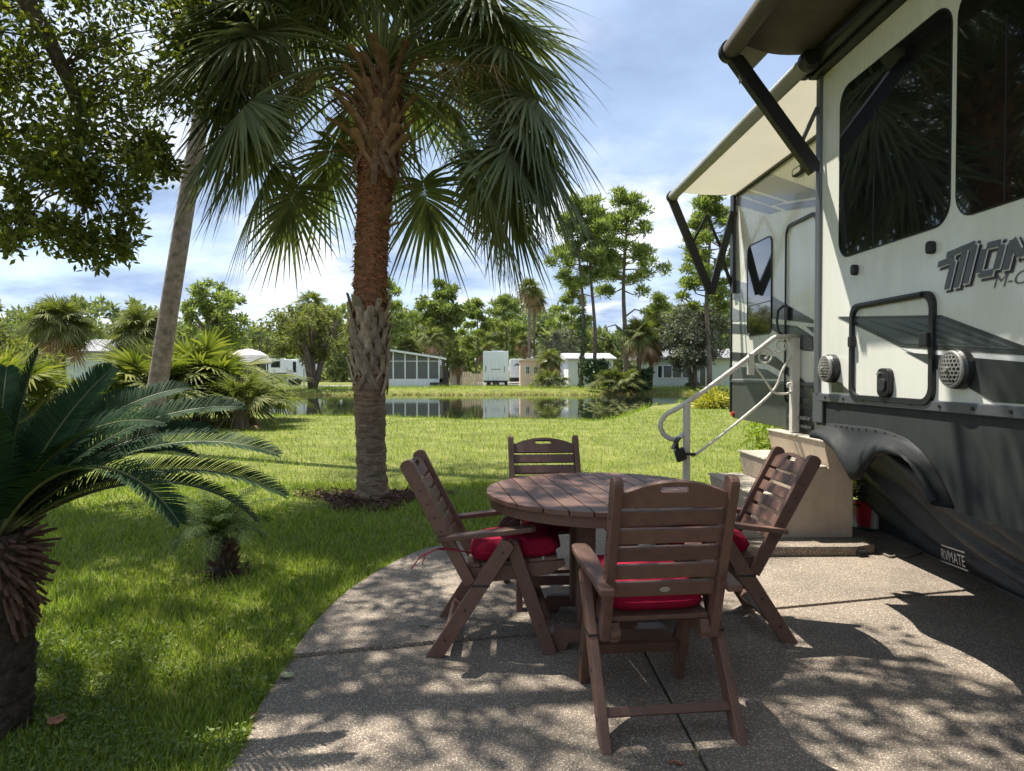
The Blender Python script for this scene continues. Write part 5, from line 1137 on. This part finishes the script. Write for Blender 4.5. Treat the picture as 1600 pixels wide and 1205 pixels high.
# --- left of the view
far_palm('sabal_palm', 'round headed palm with a brown skirt at far left above the roof', 95, 450, 600, 34, 105, 101, dead=.2, nf=54)
far_palm('sabal_palm', 'ragged palm with tan dead fronds behind the leaning pine trunk', 222, 462, 600, 36, 110, 102, dead=.22, nf=50)
def palmetto(px, Y, wpx, htop, seed, label, lm='palm_yellow', n=40, dead=.18):
    r = np.random.default_rng(seed); b = onY(px, 600, Y); zt = onY(px, htop, Y).z; s = wpx / FPX * Y / 2; t = thing('palmetto_shrub', label, 'shrub', (b.x, Y, 0), 0, 'palm shrubs by the pond'); gl, dl = [], []
    for k in range(n):
        u = k / n; isd = u < dead; a = k * 2.39996; q = s * .55 * r.random(); e = R(5 + 80 * u); L = max(.5, zt * .66)
        ps, bl = fan(a, R(-30) if isd else e, L * (.5 + .4 * r.random()), L * .62, 34, .55 if isd else .25, r, (b.x + q * math.cos(a), Y + q * math.sin(a), .25 + .15 * zt), 0, .3, 140, .042 * L, PFAR); (dl if isd else gl).extend([bl, ps])
    obj('fronds', npmesh(*merge(gl)), lm, t)
    if dl: obj('dead_fronds', npmesh(*merge(dl)), 'palm_dead', t)
    mk('stem', G().tube([(b.x, Y, -.05), (b.x, Y, .3 + .15 * zt)], [.22, .16], 9), 'far_bark', t); return t
palmetto(248, 17.5, 70, 515, 111, 'yellow green palmetto shrub left of the leaning pine trunk', n=44)
palmetto(315, 18.5, 150, 496, 112, 'large yellow green palmetto shrub right of the leaning pine trunk', n=54, dead=.24)
palmetto(375, 17, 80, 572, 113, 'smaller green palmetto at the water edge with drooping brown fronds', 'palm_far', n=40, dead=.3)
palmetto(0, 15, 80, 520, 114, 'yellow green palm shrub at the far left edge', n=40, dead=.08)
for (px, py, Y, w_, sd, lab) in ((15, 500, 17, 120, 121, 'feathery olive bush at the left edge behind the cycad'), (-60, 480, 16, 170, 122, 'tall olive bush just past the left edge')):
    r = np.random.default_rng(sd); b = onY(px, 600, Y); zt = onY(px, py, Y).z; t = thing('leafy_bush', lab, 'bush', (b.x, Y, 0), 0, 'bushes by the left edge'); cl = [(b.x + r.normal(0, .55), Y + r.normal(0, .5), .15 + (zt - .4) * r.random(), .42) for k in range(34)]
    obj('foliage', npmesh(*cloud(cl, 170, .2, .05, r, 1, .2, .3)), 'olive_leaf', t); mk('stem', G().tube([(b.x, Y, -.05), (b.x, Y, zt * .7)], [.06, .02], 6), 'far_bark', t)
# house with the grey roof
def house(name, label, x0, x1, y0, y1, hw, hr, wall, roof, gable_x=True, over=.4, cat='house'):
    cx, cyy = (x0 + x1) / 2, (y0 + y1) / 2; t = thing(name, label, cat, (cx, cyy, 0)); mk('wall', G().box((x0, y0, -.1), (x1, y1, hw)), wall, t)
    g = G()
    if gable_x: pr = [(x0 - over, y0 - over, hw), (x0 - over, y1 + over, hw), (x0 - over, y1 + over, hw + .12), (x0 - over, cyy, hr), (x0 - over, y0 - over, hw + .12)]; g.prism(pr, (x1 - x0 + 2 * over, 0, 0))
    else: pr = [(x0 - over, y0 - over, hw), (x1 + over, y0 - over, hw), (x1 + over, y0 - over, hw + .12), (cx, y0 - over, hr), (x0 - over, y0 - over, hw + .12)]; g.prism(pr, (0, y1 - y0 + 2 * over, 0))
    mk('roof', g, roof, t); return t
def win(t, x0, x1, z0, z1, y, m='window_dark', fr='w_white', nm='window', f=.06):
    o = mk(nm, G().box((x0 - f, y - .04, z0 - f), (x1 + f, y - .002, z1 + f)), fr, t); mk('pane', G().box((x0, y - .055, z0), (x1, y - .041, z1)), m, o); return o
def WX(px, Y): return onY(px, 600, Y).x
def WZ(py, Y): return onY(800, py, Y).z
H = house('grey_roof_house', 'low green house with a grey hipped roof behind the palms on the left', WX(104, 46), WX(206, 46), 46, 54, WZ(552, 46), WZ(531, 50), 'w_green', 'roof_grey', True, .5)
win(H, WX(168, 46), WX(182, 46), 1.1, 2.0, 46)
# gazebo
Yg = 42; cx = WX(388, Yg); gz_ = thing('garden_gazebo', 'cream domed fabric gazebo standing behind the palmetto', 'gazebo', (cx, Yg, 0)); V = []; F = []; zt, ze = WZ(545, Yg), WZ(566, Yg); rr = WX(424, Yg) - cx
for j, (q, z) in enumerate(((1.0, ze - .12), (1.0, ze), (.82, ze + .5 * (zt - ze)), (.5, ze + .8 * (zt - ze)), (.2, ze + .93 * (zt - ze)), (.22, ze + .97 * (zt - ze)), (.02, zt))):
    for k in range(16): a = k * 6.2832 / 16; V.append((cx + rr * q * math.cos(a), Yg + rr * q * math.sin(a), z))
F = [(j * 16 + k, j * 16 + (k + 1) % 16, j * 16 + 16 + (k + 1) % 16, j * 16 + 16 + k) for j in range(6) for k in range(16)]; mk('canopy', G().add(V, F), 'canvas', gz_)
for k in range(4): a = k * 1.5708 + .785; mk('post', G().tube([(cx + rr * .9 * math.cos(a), Yg + rr * .9 * math.sin(a), -.05), (cx + rr * .9 * math.cos(a), Yg + rr * .9 * math.sin(a), ze)], .04, 6), 'blackrub', gz_)
# parked camper far left, sign and posts
Yc = 66; t = thing('parked_camper', 'white and dark camper parked behind the weeping oak', 'camper', (WX(460, Yc), Yc + 1.2, 0)); x0, x1 = WX(417, Yc), WX(491, Yc)
mk('body', G().box((x0, Yc, .6), (x1, Yc + 2.4, WZ(562, Yc))), 'w_pale', t, bevel=.1); mk('lower_body', G().box((x0 + .1, Yc - .012, .62), (WX(452, Yc), Yc + .2, 1.25)), 'black', t); mk('front_cap', G().box((x0 - .05, Yc - .02, 1.3), (WX(444, Yc), Yc + .5, WZ(561, Yc) + .05)), 'w_white', t)
win(t, WX(424, Yc), WX(438, Yc), 1.75, 2.35, Yc - .02); win(t, WX(458, Yc), WX(463, Yc), 1.3, 2.3, Yc, nm='door'); mk('slide_room', G().box((WX(466, Yc), Yc - .3, .9), (WX(484, Yc), Yc, 3.1)), 'w_blue', t)
for k in range(2): mk('wheel', G().tube([(WX(455 + 9 * k, Yc), Yc - .02, .36), (WX(455 + 9 * k, Yc), Yc + .25, .36)], .36, 14), 'black', t)
for k, (px, hpx, lab) in enumerate(((428, 577, 'left white post beside the parked camper'), (449, 574, 'white post with a small board by the parked camper'), (475, 576, 'right white post in front of the parked camper'))):
    Yp = 57; t = thing('white_post', lab, 'post', (WX(px, Yp), Yp, 0), 0, 'white posts on the far bank'); mk('post', G().box((WX(px, Yp) - .06, Yp - .06, -.1), (WX(px, Yp) + .06, Yp + .06, WZ(hpx, Yp))), 'w_white', t)
    if k == 1: mk('board', G().box((WX(px, Yp) - .05, Yp - .09, .75), (WX(459, Yp), Yp - .061, 1.5)), 'w_white', t)
# screened porch
Yp = 62; x0, x1 = WX(560, Yp), WX(686, Yp); zl, zh = WZ(563, Yp), WZ(551, Yp); t = thing('screened_porch', 'white framed porch with dark screens and a sloping roof across the pond', 'porch', ((x0 + x1) / 2, Yp, 0))
ztop = lambda x: zh + .15 + (zl - zh) * (x - WX(606, Yp)) / (x1 - WX(606, Yp))
mk('knee_wall', G().box((x0, Yp, -.2), (x1, Yp + 4, WZ(592, Yp))), 'w_white', t); mk('back_wall', G().box((x0, Yp + .5, -.1), (x1, Yp + 4.01, 2.0)), 'screen', t)
xs_ = [WX(p, Yp) for p in (560, 584, 614.5, 633, 651.5, 669.5, 686)]
for k, x in enumerate(xs_): mk('post', G().box((x - .06, Yp - .03, WZ(592, Yp)), (x + .06, Yp + .06, ztop(x))), 'w_white', t)
for a, b in zip(xs_[:-1], xs_[1:]):
    mk('screen_panel', G().prism([(a + .061, Yp + .01, WZ(592, Yp)), (b - .061, Yp + .01, WZ(592, Yp)), (b - .061, Yp + .01, ztop(b) - .02), (a + .061, Yp + .01, ztop(a) - .02)], (0, .02, 0)), 'screen', t); mk('rail', G().box((a + .061, Yp - .02, WZ(564.5, Yp) - .03), (b - .061, Yp + .005, WZ(564.5, Yp) + .03)), 'w_white', t)
mk('roof', G().prism([(x0 - .3, Yp - .35, ztop(x0 - .3)), (x1 + .35, Yp - .35, ztop(x1 + .35)), (x1 + .35, Yp - .35, ztop(x1 + .35) + .18), (x0 - .3, Yp - .35, ztop(x0 - .3) + .18)], (0, 4.8, 0)), 'w_white', t)
t = thing('garden_lounger', 'dark folded lounge chair leaning beside the screened porch', 'chair', (WX(697, 61), 61, 0)); mk('back', G().prism([(WX(693, 61), 61, 0), (WX(702, 61), 61, 0), (WX(698, 61), 61, 1.5), (WX(693, 61), 61, 1.4)], (0, .3, 0)), 'black', t); mk('seat', G().box((WX(672, 61), 60.8, .15), (WX(691, 61), 61.6, .4)), 'black', t)
# sheds, fence, trailers
def shed(label, xa, xb, Y, zt, m, roof, d=3, slope=.25):
    t = thing('garden_shed', label, 'shed', ((xa + xb) / 2, Y, 0)); mk('wall', G().box((xa, Y, -.1), (xb, Y + d, zt)), m, t); cx = (xa + xb) / 2
    mk('roof', G().prism([(xa - .12, Y - .15, zt), (xb + .12, Y - .15, zt), (xb + .12, Y - .15, zt + .08), (cx, Y - .15, zt + slope), (xa - .12, Y - .15, zt + .08)], (0, d + .3, 0)), roof, t); return t
shed('small tan shed beyond the porch with a flat grey roof', WX(703, 72), WX(720, 72), 72, WZ(571, 72), 'w_tan', 'roof_grey')
Yf = 66; f = thing('picket_fence', 'short white board fence left of the white trailer', 'fence', (WX(738, Yf), Yf, 0))
for k in range(9): x = WX(722, Yf) + k * (WX(755, Yf) - WX(722, Yf)) / 9; mk('board', G().box((x + .01, Yf, 0), (x + .2, Yf + .04, WZ(581 if k < 4 else 584 - (k == 8) * 4, Yf))), 'w_pink' if k % 3 else 'w_tan', f)
Yt = 66; x0, x1 = WX(755, Yt), WX(794.5, Yt); zt = WZ(549, Yt); t = thing('cargo_trailer', 'tall pale blue trailer seen from behind across the pond', 'trailer', ((x0 + x1) / 2, Yt, 0))
mk('body', G().box((x0, Yt, .48), (x1, Yt + 8, zt)), 'w_blue', t, bevel=.06); mk('roof_vent', G().box((x0 + .9, Yt + .5, zt), (x1 - .5, Yt + 1.2, zt + .12)), 'roof_grey', t); mk('bumper', G().box((x0 + .08, Yt - .12, .3), (x1 - .08, Yt + .1, .47)), 'black', t); mk('hitch', G().box((x0 + .9, Yt - .3, .12), (x1 - .9, Yt + .1, .5)), 'black', t)
for s in (x0 + .2, x1 - .42): mk('tail_lamp', G().box((s, Yt - .03, 1.3), (s + .08, Yt - .002, 1.9)), 'decal_grey', t); mk('wheel', G().tube([(s + .1, Yt + 2.4, .36), (s + .35, Yt + 2.4, .36)], .36, 14), 'black', t)
mk('ladder_rail', G().box((x0 + .75, Yt - .035, 1.55), (x1 - .75, Yt - .002, 1.62)), 'decal_grey', t)
for k in range(4): x = x0 + .45 + k * .45; mk('marker_lamp', G().box((x, Yt - .02, .72), (x + .07, Yt - .002, .78)), 'decal_dark', t)
t = thing('white_camper', 'white camper with an arched mark parked right of the blue trailer', 'camper', (WX(812, 76), 76, 0)); mk('body', G().box((WX(797, 76), 76, .7), (WX(832, 76), 83, WZ(561, 76))), 'w_white', t, bevel=.1); mk('underbody', G().box((WX(798, 76), 76.1, .25), (WX(825, 76), 82, .69)), 'black', t)
mk('arched_mark', G().prism([(WX(803 + 10 * q, 76), 75.99, WZ(572 - 4 * math.sin(math.pi * q), 76)) for q in np.linspace(0, 1, 8)] + [(WX(803 + 10 * q, 76), 75.99, WZ(573 - 2 * math.sin(math.pi * q), 76)) for q in np.linspace(1, 0, 8)], (0, -.01, 0)), 'decal_mid', t)
xa, xb = WX(813, 63), WX(850, 63); S = shed('pink garden shed with two paned windows on the far bank', xa, xb, 63, WZ(564, 63), 'w_pink', 'w_tan', 3, .3)
for p0, p1 in ((822, 827), (834.5, 840)):
    o = win(S, WX(p0, 63), WX(p1, 63), WZ(584, 63), WZ(573, 63), 63); mk('muntin', G().box((WX((p0 + p1) / 2, 63) - .015, 63 - .062, WZ(584, 63)), (WX((p0 + p1) / 2, 63) + .015, 63 - .056, WZ(573, 63))), 'w_white', o); mk('muntin', G().box((WX(p0, 63), 63 - .0615, WZ(578.5, 63) - .015), (WX(p1, 63), 63 - .0565, WZ(578.5, 63) + .015)), 'w_white', o)
mk('door', G().box((WX(830.5, 63), 62.96, 0), (WX(833, 63), 63, WZ(571, 63))), 'w_tan', S)
H = house('pale_house', 'pale blue house with a low grey roof behind the pine trunks', WX(888, 64), WX(958, 64), 64, 72, WZ(562, 64), WZ(552, 68), 'w_pale', 'roof_pale', True, .3); win(H, WX(903, 64), WX(909, 64), 1.0, 2.1, 64); win(H, WX(935, 64), WX(945, 64), 1.0, 2.1, 64)
H = house('far_house', 'long white roofed building seen between the shed and the pale house', WX(845, 80), WX(886, 80), 80, 86, WZ(571, 80), WZ(562, 82), 'w_white', 'roof_pale', True, .2)
t = thing('red_car', 'dark red car parked between the shed and the pale house', 'car', (WX(880, 74), 74, 0)); x0, x1 = WX(872, 74), WX(890, 74); mk('body', G().prism([(x0, 73, .35), (x1, 73, .35), (x1, 73, .95), (x1 - .35, 73, 1.05), (x1 - .55, 73, 1.6), (x0 + .3, 73, 1.6), (x0, 73, 1.0)], (0, 1.7, 0)), 'red_paint', t, bevel=.05); mk('rear_window', G().box((x0 + .3, 72.985, 1.1), (x1 - .5, 73, 1.5)), 'window_dark', t)
for x in (x0 + .25, x1 - .3): mk('wheel', G().tube([(x, 72.96, .32), (x, 73.2, .32)], .32, 12), 'black', t)
H = house('green_grey_house', 'grey green house with dark porch windows under the oak on the right', WX(1020, 60), WX(1200, 60), 60, 68, WZ(561, 60), WZ(545, 64), 'w_green', 'roof_grey', True, .5)
for p0, p1 in ((1028, 1034), (1037, 1049), (1051, 1064), (1067, 1079)): win(H, WX(p0, 60), WX(p1, 60), .85, WZ(572, 60), 60)
d = win(H, WX(1093.5, 60), WX(1102, 60), .1, WZ(575, 60), 60, nm='door'); 
# --- trees across the pond
broad('broad_pine', 'broad rounded pine left of the weeping oak', 338, 428, 560, 72, 125, 201, 'pine_leaf', 70, 120, .42, 1, .7, rs=.2)
broad('weeping_oak', 'weeping oak with several bare trunks on the far bank behind the gazebo', 488, 462, 572, 55, 170, 202, 'olive_leaf', 66, 120, .3, 5, .9, weep=.7, rs=.2)
far_palm('sabal_palm', 'palm crown with tan dead fronds rising above the weeping oak', 487, 443, 600, 63, 66, 203, dead=.3, nf=36)
far_pine('slash_pine', 'pine showing on both sides of the tall palm trunk', 600, 432, 70, 90, 204, 'pine_leaf', .3, 26)
broad('round_pine', 'dense dark round topped pine above the screened porch', 692, 431, 540, 74, 98, 205, 'pine_leaf_b', 62, 120, .42, 1, .7, rs=.2)
far_pine('slash_pine', 'shorter bushy pine beside the dark round topped pine', 745, 468, 80, 60, 206, 'pine_leaf', .3, 24)
far_pine('slash_pine', 'spreading light green pine right of the blue trailer roof', 790, 463, 82, 88, 207, 'pine_leaf', .3, 30)
for (px, py, Y, w_, sd, lab, dd) in ((676, 503, 68, 50, 211, 'leafy palm with a red brown trunk behind the porch roof', .12), (640, 520, 70, 44, 212, 'low palm left of the red trunked palm behind the porch', .2), (765, 523, 72, 44, 213, 'rounded tan tinged palm behind the blue trailer', .4), (858, 535, 61, 50, 214, 'short bushy palm in front of the pink shed', .35), (716, 552, 72, 32, 215, 'small palm between the porch and the fence', .3), (820, 512, 74, 38, 216, 'small palm below the two tall fan palms', .3)):
    far_palm('sabal_palm', lab, px, py, 600, Y, w_, sd, dead=dd, nf=34)
for (px, py, sd, lab) in ((827, 428, 221, 'taller fan palm with a thin bare trunk above the shed'), (835, 441, 222, 'thin fan palm just right of the taller one')):
    far_palm('fan_palm', lab, px, py, 600, 72 + (sd - 221) * 3, 46, sd, 'palm_far', .22, 34, .14, False)
palmetto(857, 58, 40, 571, 115, 'green palmetto clump at the foot of the short bushy palm', 'palm_far', 30, .05)
far_pine('slash_pine', 'tall pine with a vine wrapped trunk in front of the pale house', 910, 312, 57, 112, 231, 'pine_leaf', .52, 26, lean=-.15, vine=True, rad=.17)
far_pine('slash_pine', 'tall bare trunked pine right beside the vine wrapped pine', 928, 310, 57.5, 105, 232, 'pine_leaf', .62, 20, lean=-.2, rad=.17)
far_pine('slash_pine', 'tallest spreading pine with broken lower limbs', 976, 301, 60, 132, 233, 'pine_leaf', .52, 34, rad=.22, dead=True)
far_pine('slash_pine', 'tall pine half hidden behind the awning arms', 1106, 296, 52, 120, 234, 'pine_leaf', .42, 34, rad=.2)
far_pine('slash_pine', 'mid height pine seen through gaps left of the tallest pine', 893, 452, 80, 76, 235, 'pine_leaf', .3, 24)
far_pine('slash_pine', 'mid height pine right of the tallest pine', 1030, 462, 84, 90, 236, 'pine_leaf_b', .25, 26)
broad('grey_oak', 'silvery green oak in front of the grey green house', 1085, 468, 588, 54, 128, 241, 'grey_leaf', 80, 130, .26, 3, .9)
broad('grey_oak', 'grey leaved tree behind the pale house', 878, 514, 575, 76, 90, 242, 'grey_leaf', 40, 110, .3, 1)
far_palm('sabal_palm', 'dark shaggy palm on the far bank beside the pines', 998, 487, 604, 53, 72, 251, 'palm_far', .3, 44)
far_palm('sabal_palm', 'second shaggy palm with brown skirt right of the first', 1017, 512, 604, 55, 52, 252, 'palm_far', .45, 36)
def mound(label, px, py, Y, wpx, seed, lm, n=26, leaf=.35, per=110):
    r = np.random.default_rng(seed); b = onY(px, 600, Y); zt = onY(px, py, Y).z; w_ = wpx / FPX * Y / 2; zg = float(gz(b.x, Y)); t = thing('round_bush', label, 'bush', (b.x, Y, zg), 0, 'bushes around the pond')
    cl = [(b.x + w_ * .7 * r.uniform(-1, 1), Y + .6 * w_ * r.uniform(-1, 1), zg + (zt - zg) * (.15 + .6 * r.random()), w_ * .32) for k in range(n)]; obj('foliage', npmesh(*cloud(cl, per, leaf, leaf * .4, r, .9, .3, .4)), lm, t); mk('stem', G().tube([(b.x, Y, zg - .1), (b.x, Y, zg + .5 * (zt - zg))], [.08, .03], 6), 'far_bark', t)
mound('dark green bush at the foot of the two tall pines', 935, 556, 55, 60, 261, 'dark_leaf')
mound('glossy dark bush right of the bank palmetto', 1000, 572, 53, 46, 262, 'dark_leaf')
palmetto(968, 51.5, 62, 566, 263, 'large palmetto clump at the water edge on the far bank', 'palm_far', 44, .1)
mound('low dark shrub under the porch windows of the grey green house', 1081, 591, 58, 22, 264, 'dark_leaf', 10, .2)
# yellow croton by the trailer
b = onZ(1115, 638, -.02); r = np.random.default_rng(271); t = thing('croton_shrub', 'bright yellow croton shrub on the lawn beside the trailer', 'shrub', (b.x, b.y, 0)); n = 900
B = np.array((b.x, b.y, .15)) + r.normal(size=(n, 3)) * np.array((.33, .3, .2)); B[:, 2] = np.abs(B[:, 2]) + .02; D = nrm((B - np.array((b.x, b.y, .0))) * np.array((1, 1, 1.3)) + .35 * rdir(n, r)); V, F = ribbons(B, D, nrm(np.cross(D, rdir(n, r))), .26 + .14 * r.random(n), .055, .4, [(0, .5), (.5, 1), (1, .1)]); obj('leaves', npmesh(V, F), 'croton', t)
# far woods that read as one mass
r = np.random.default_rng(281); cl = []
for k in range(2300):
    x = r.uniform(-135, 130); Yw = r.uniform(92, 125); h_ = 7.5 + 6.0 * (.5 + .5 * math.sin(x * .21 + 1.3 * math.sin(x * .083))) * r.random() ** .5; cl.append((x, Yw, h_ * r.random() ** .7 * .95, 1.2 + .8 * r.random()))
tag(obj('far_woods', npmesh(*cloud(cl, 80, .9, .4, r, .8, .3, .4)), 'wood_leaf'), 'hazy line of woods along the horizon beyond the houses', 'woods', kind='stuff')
g = G()
for k in range(120): x = r.uniform(-120, 120); Yw = r.uniform(90, 118); h_ = r.uniform(4, 9); g.tube([(x, Yw, -.1), (x + r.normal(0, .2), Yw, h_)], [.16, .06], 5, cap=False)
tag(mk('far_trunks', g, 'far_bark'), 'thin tree trunks standing in the far woods', 'trunks', kind='stuff')
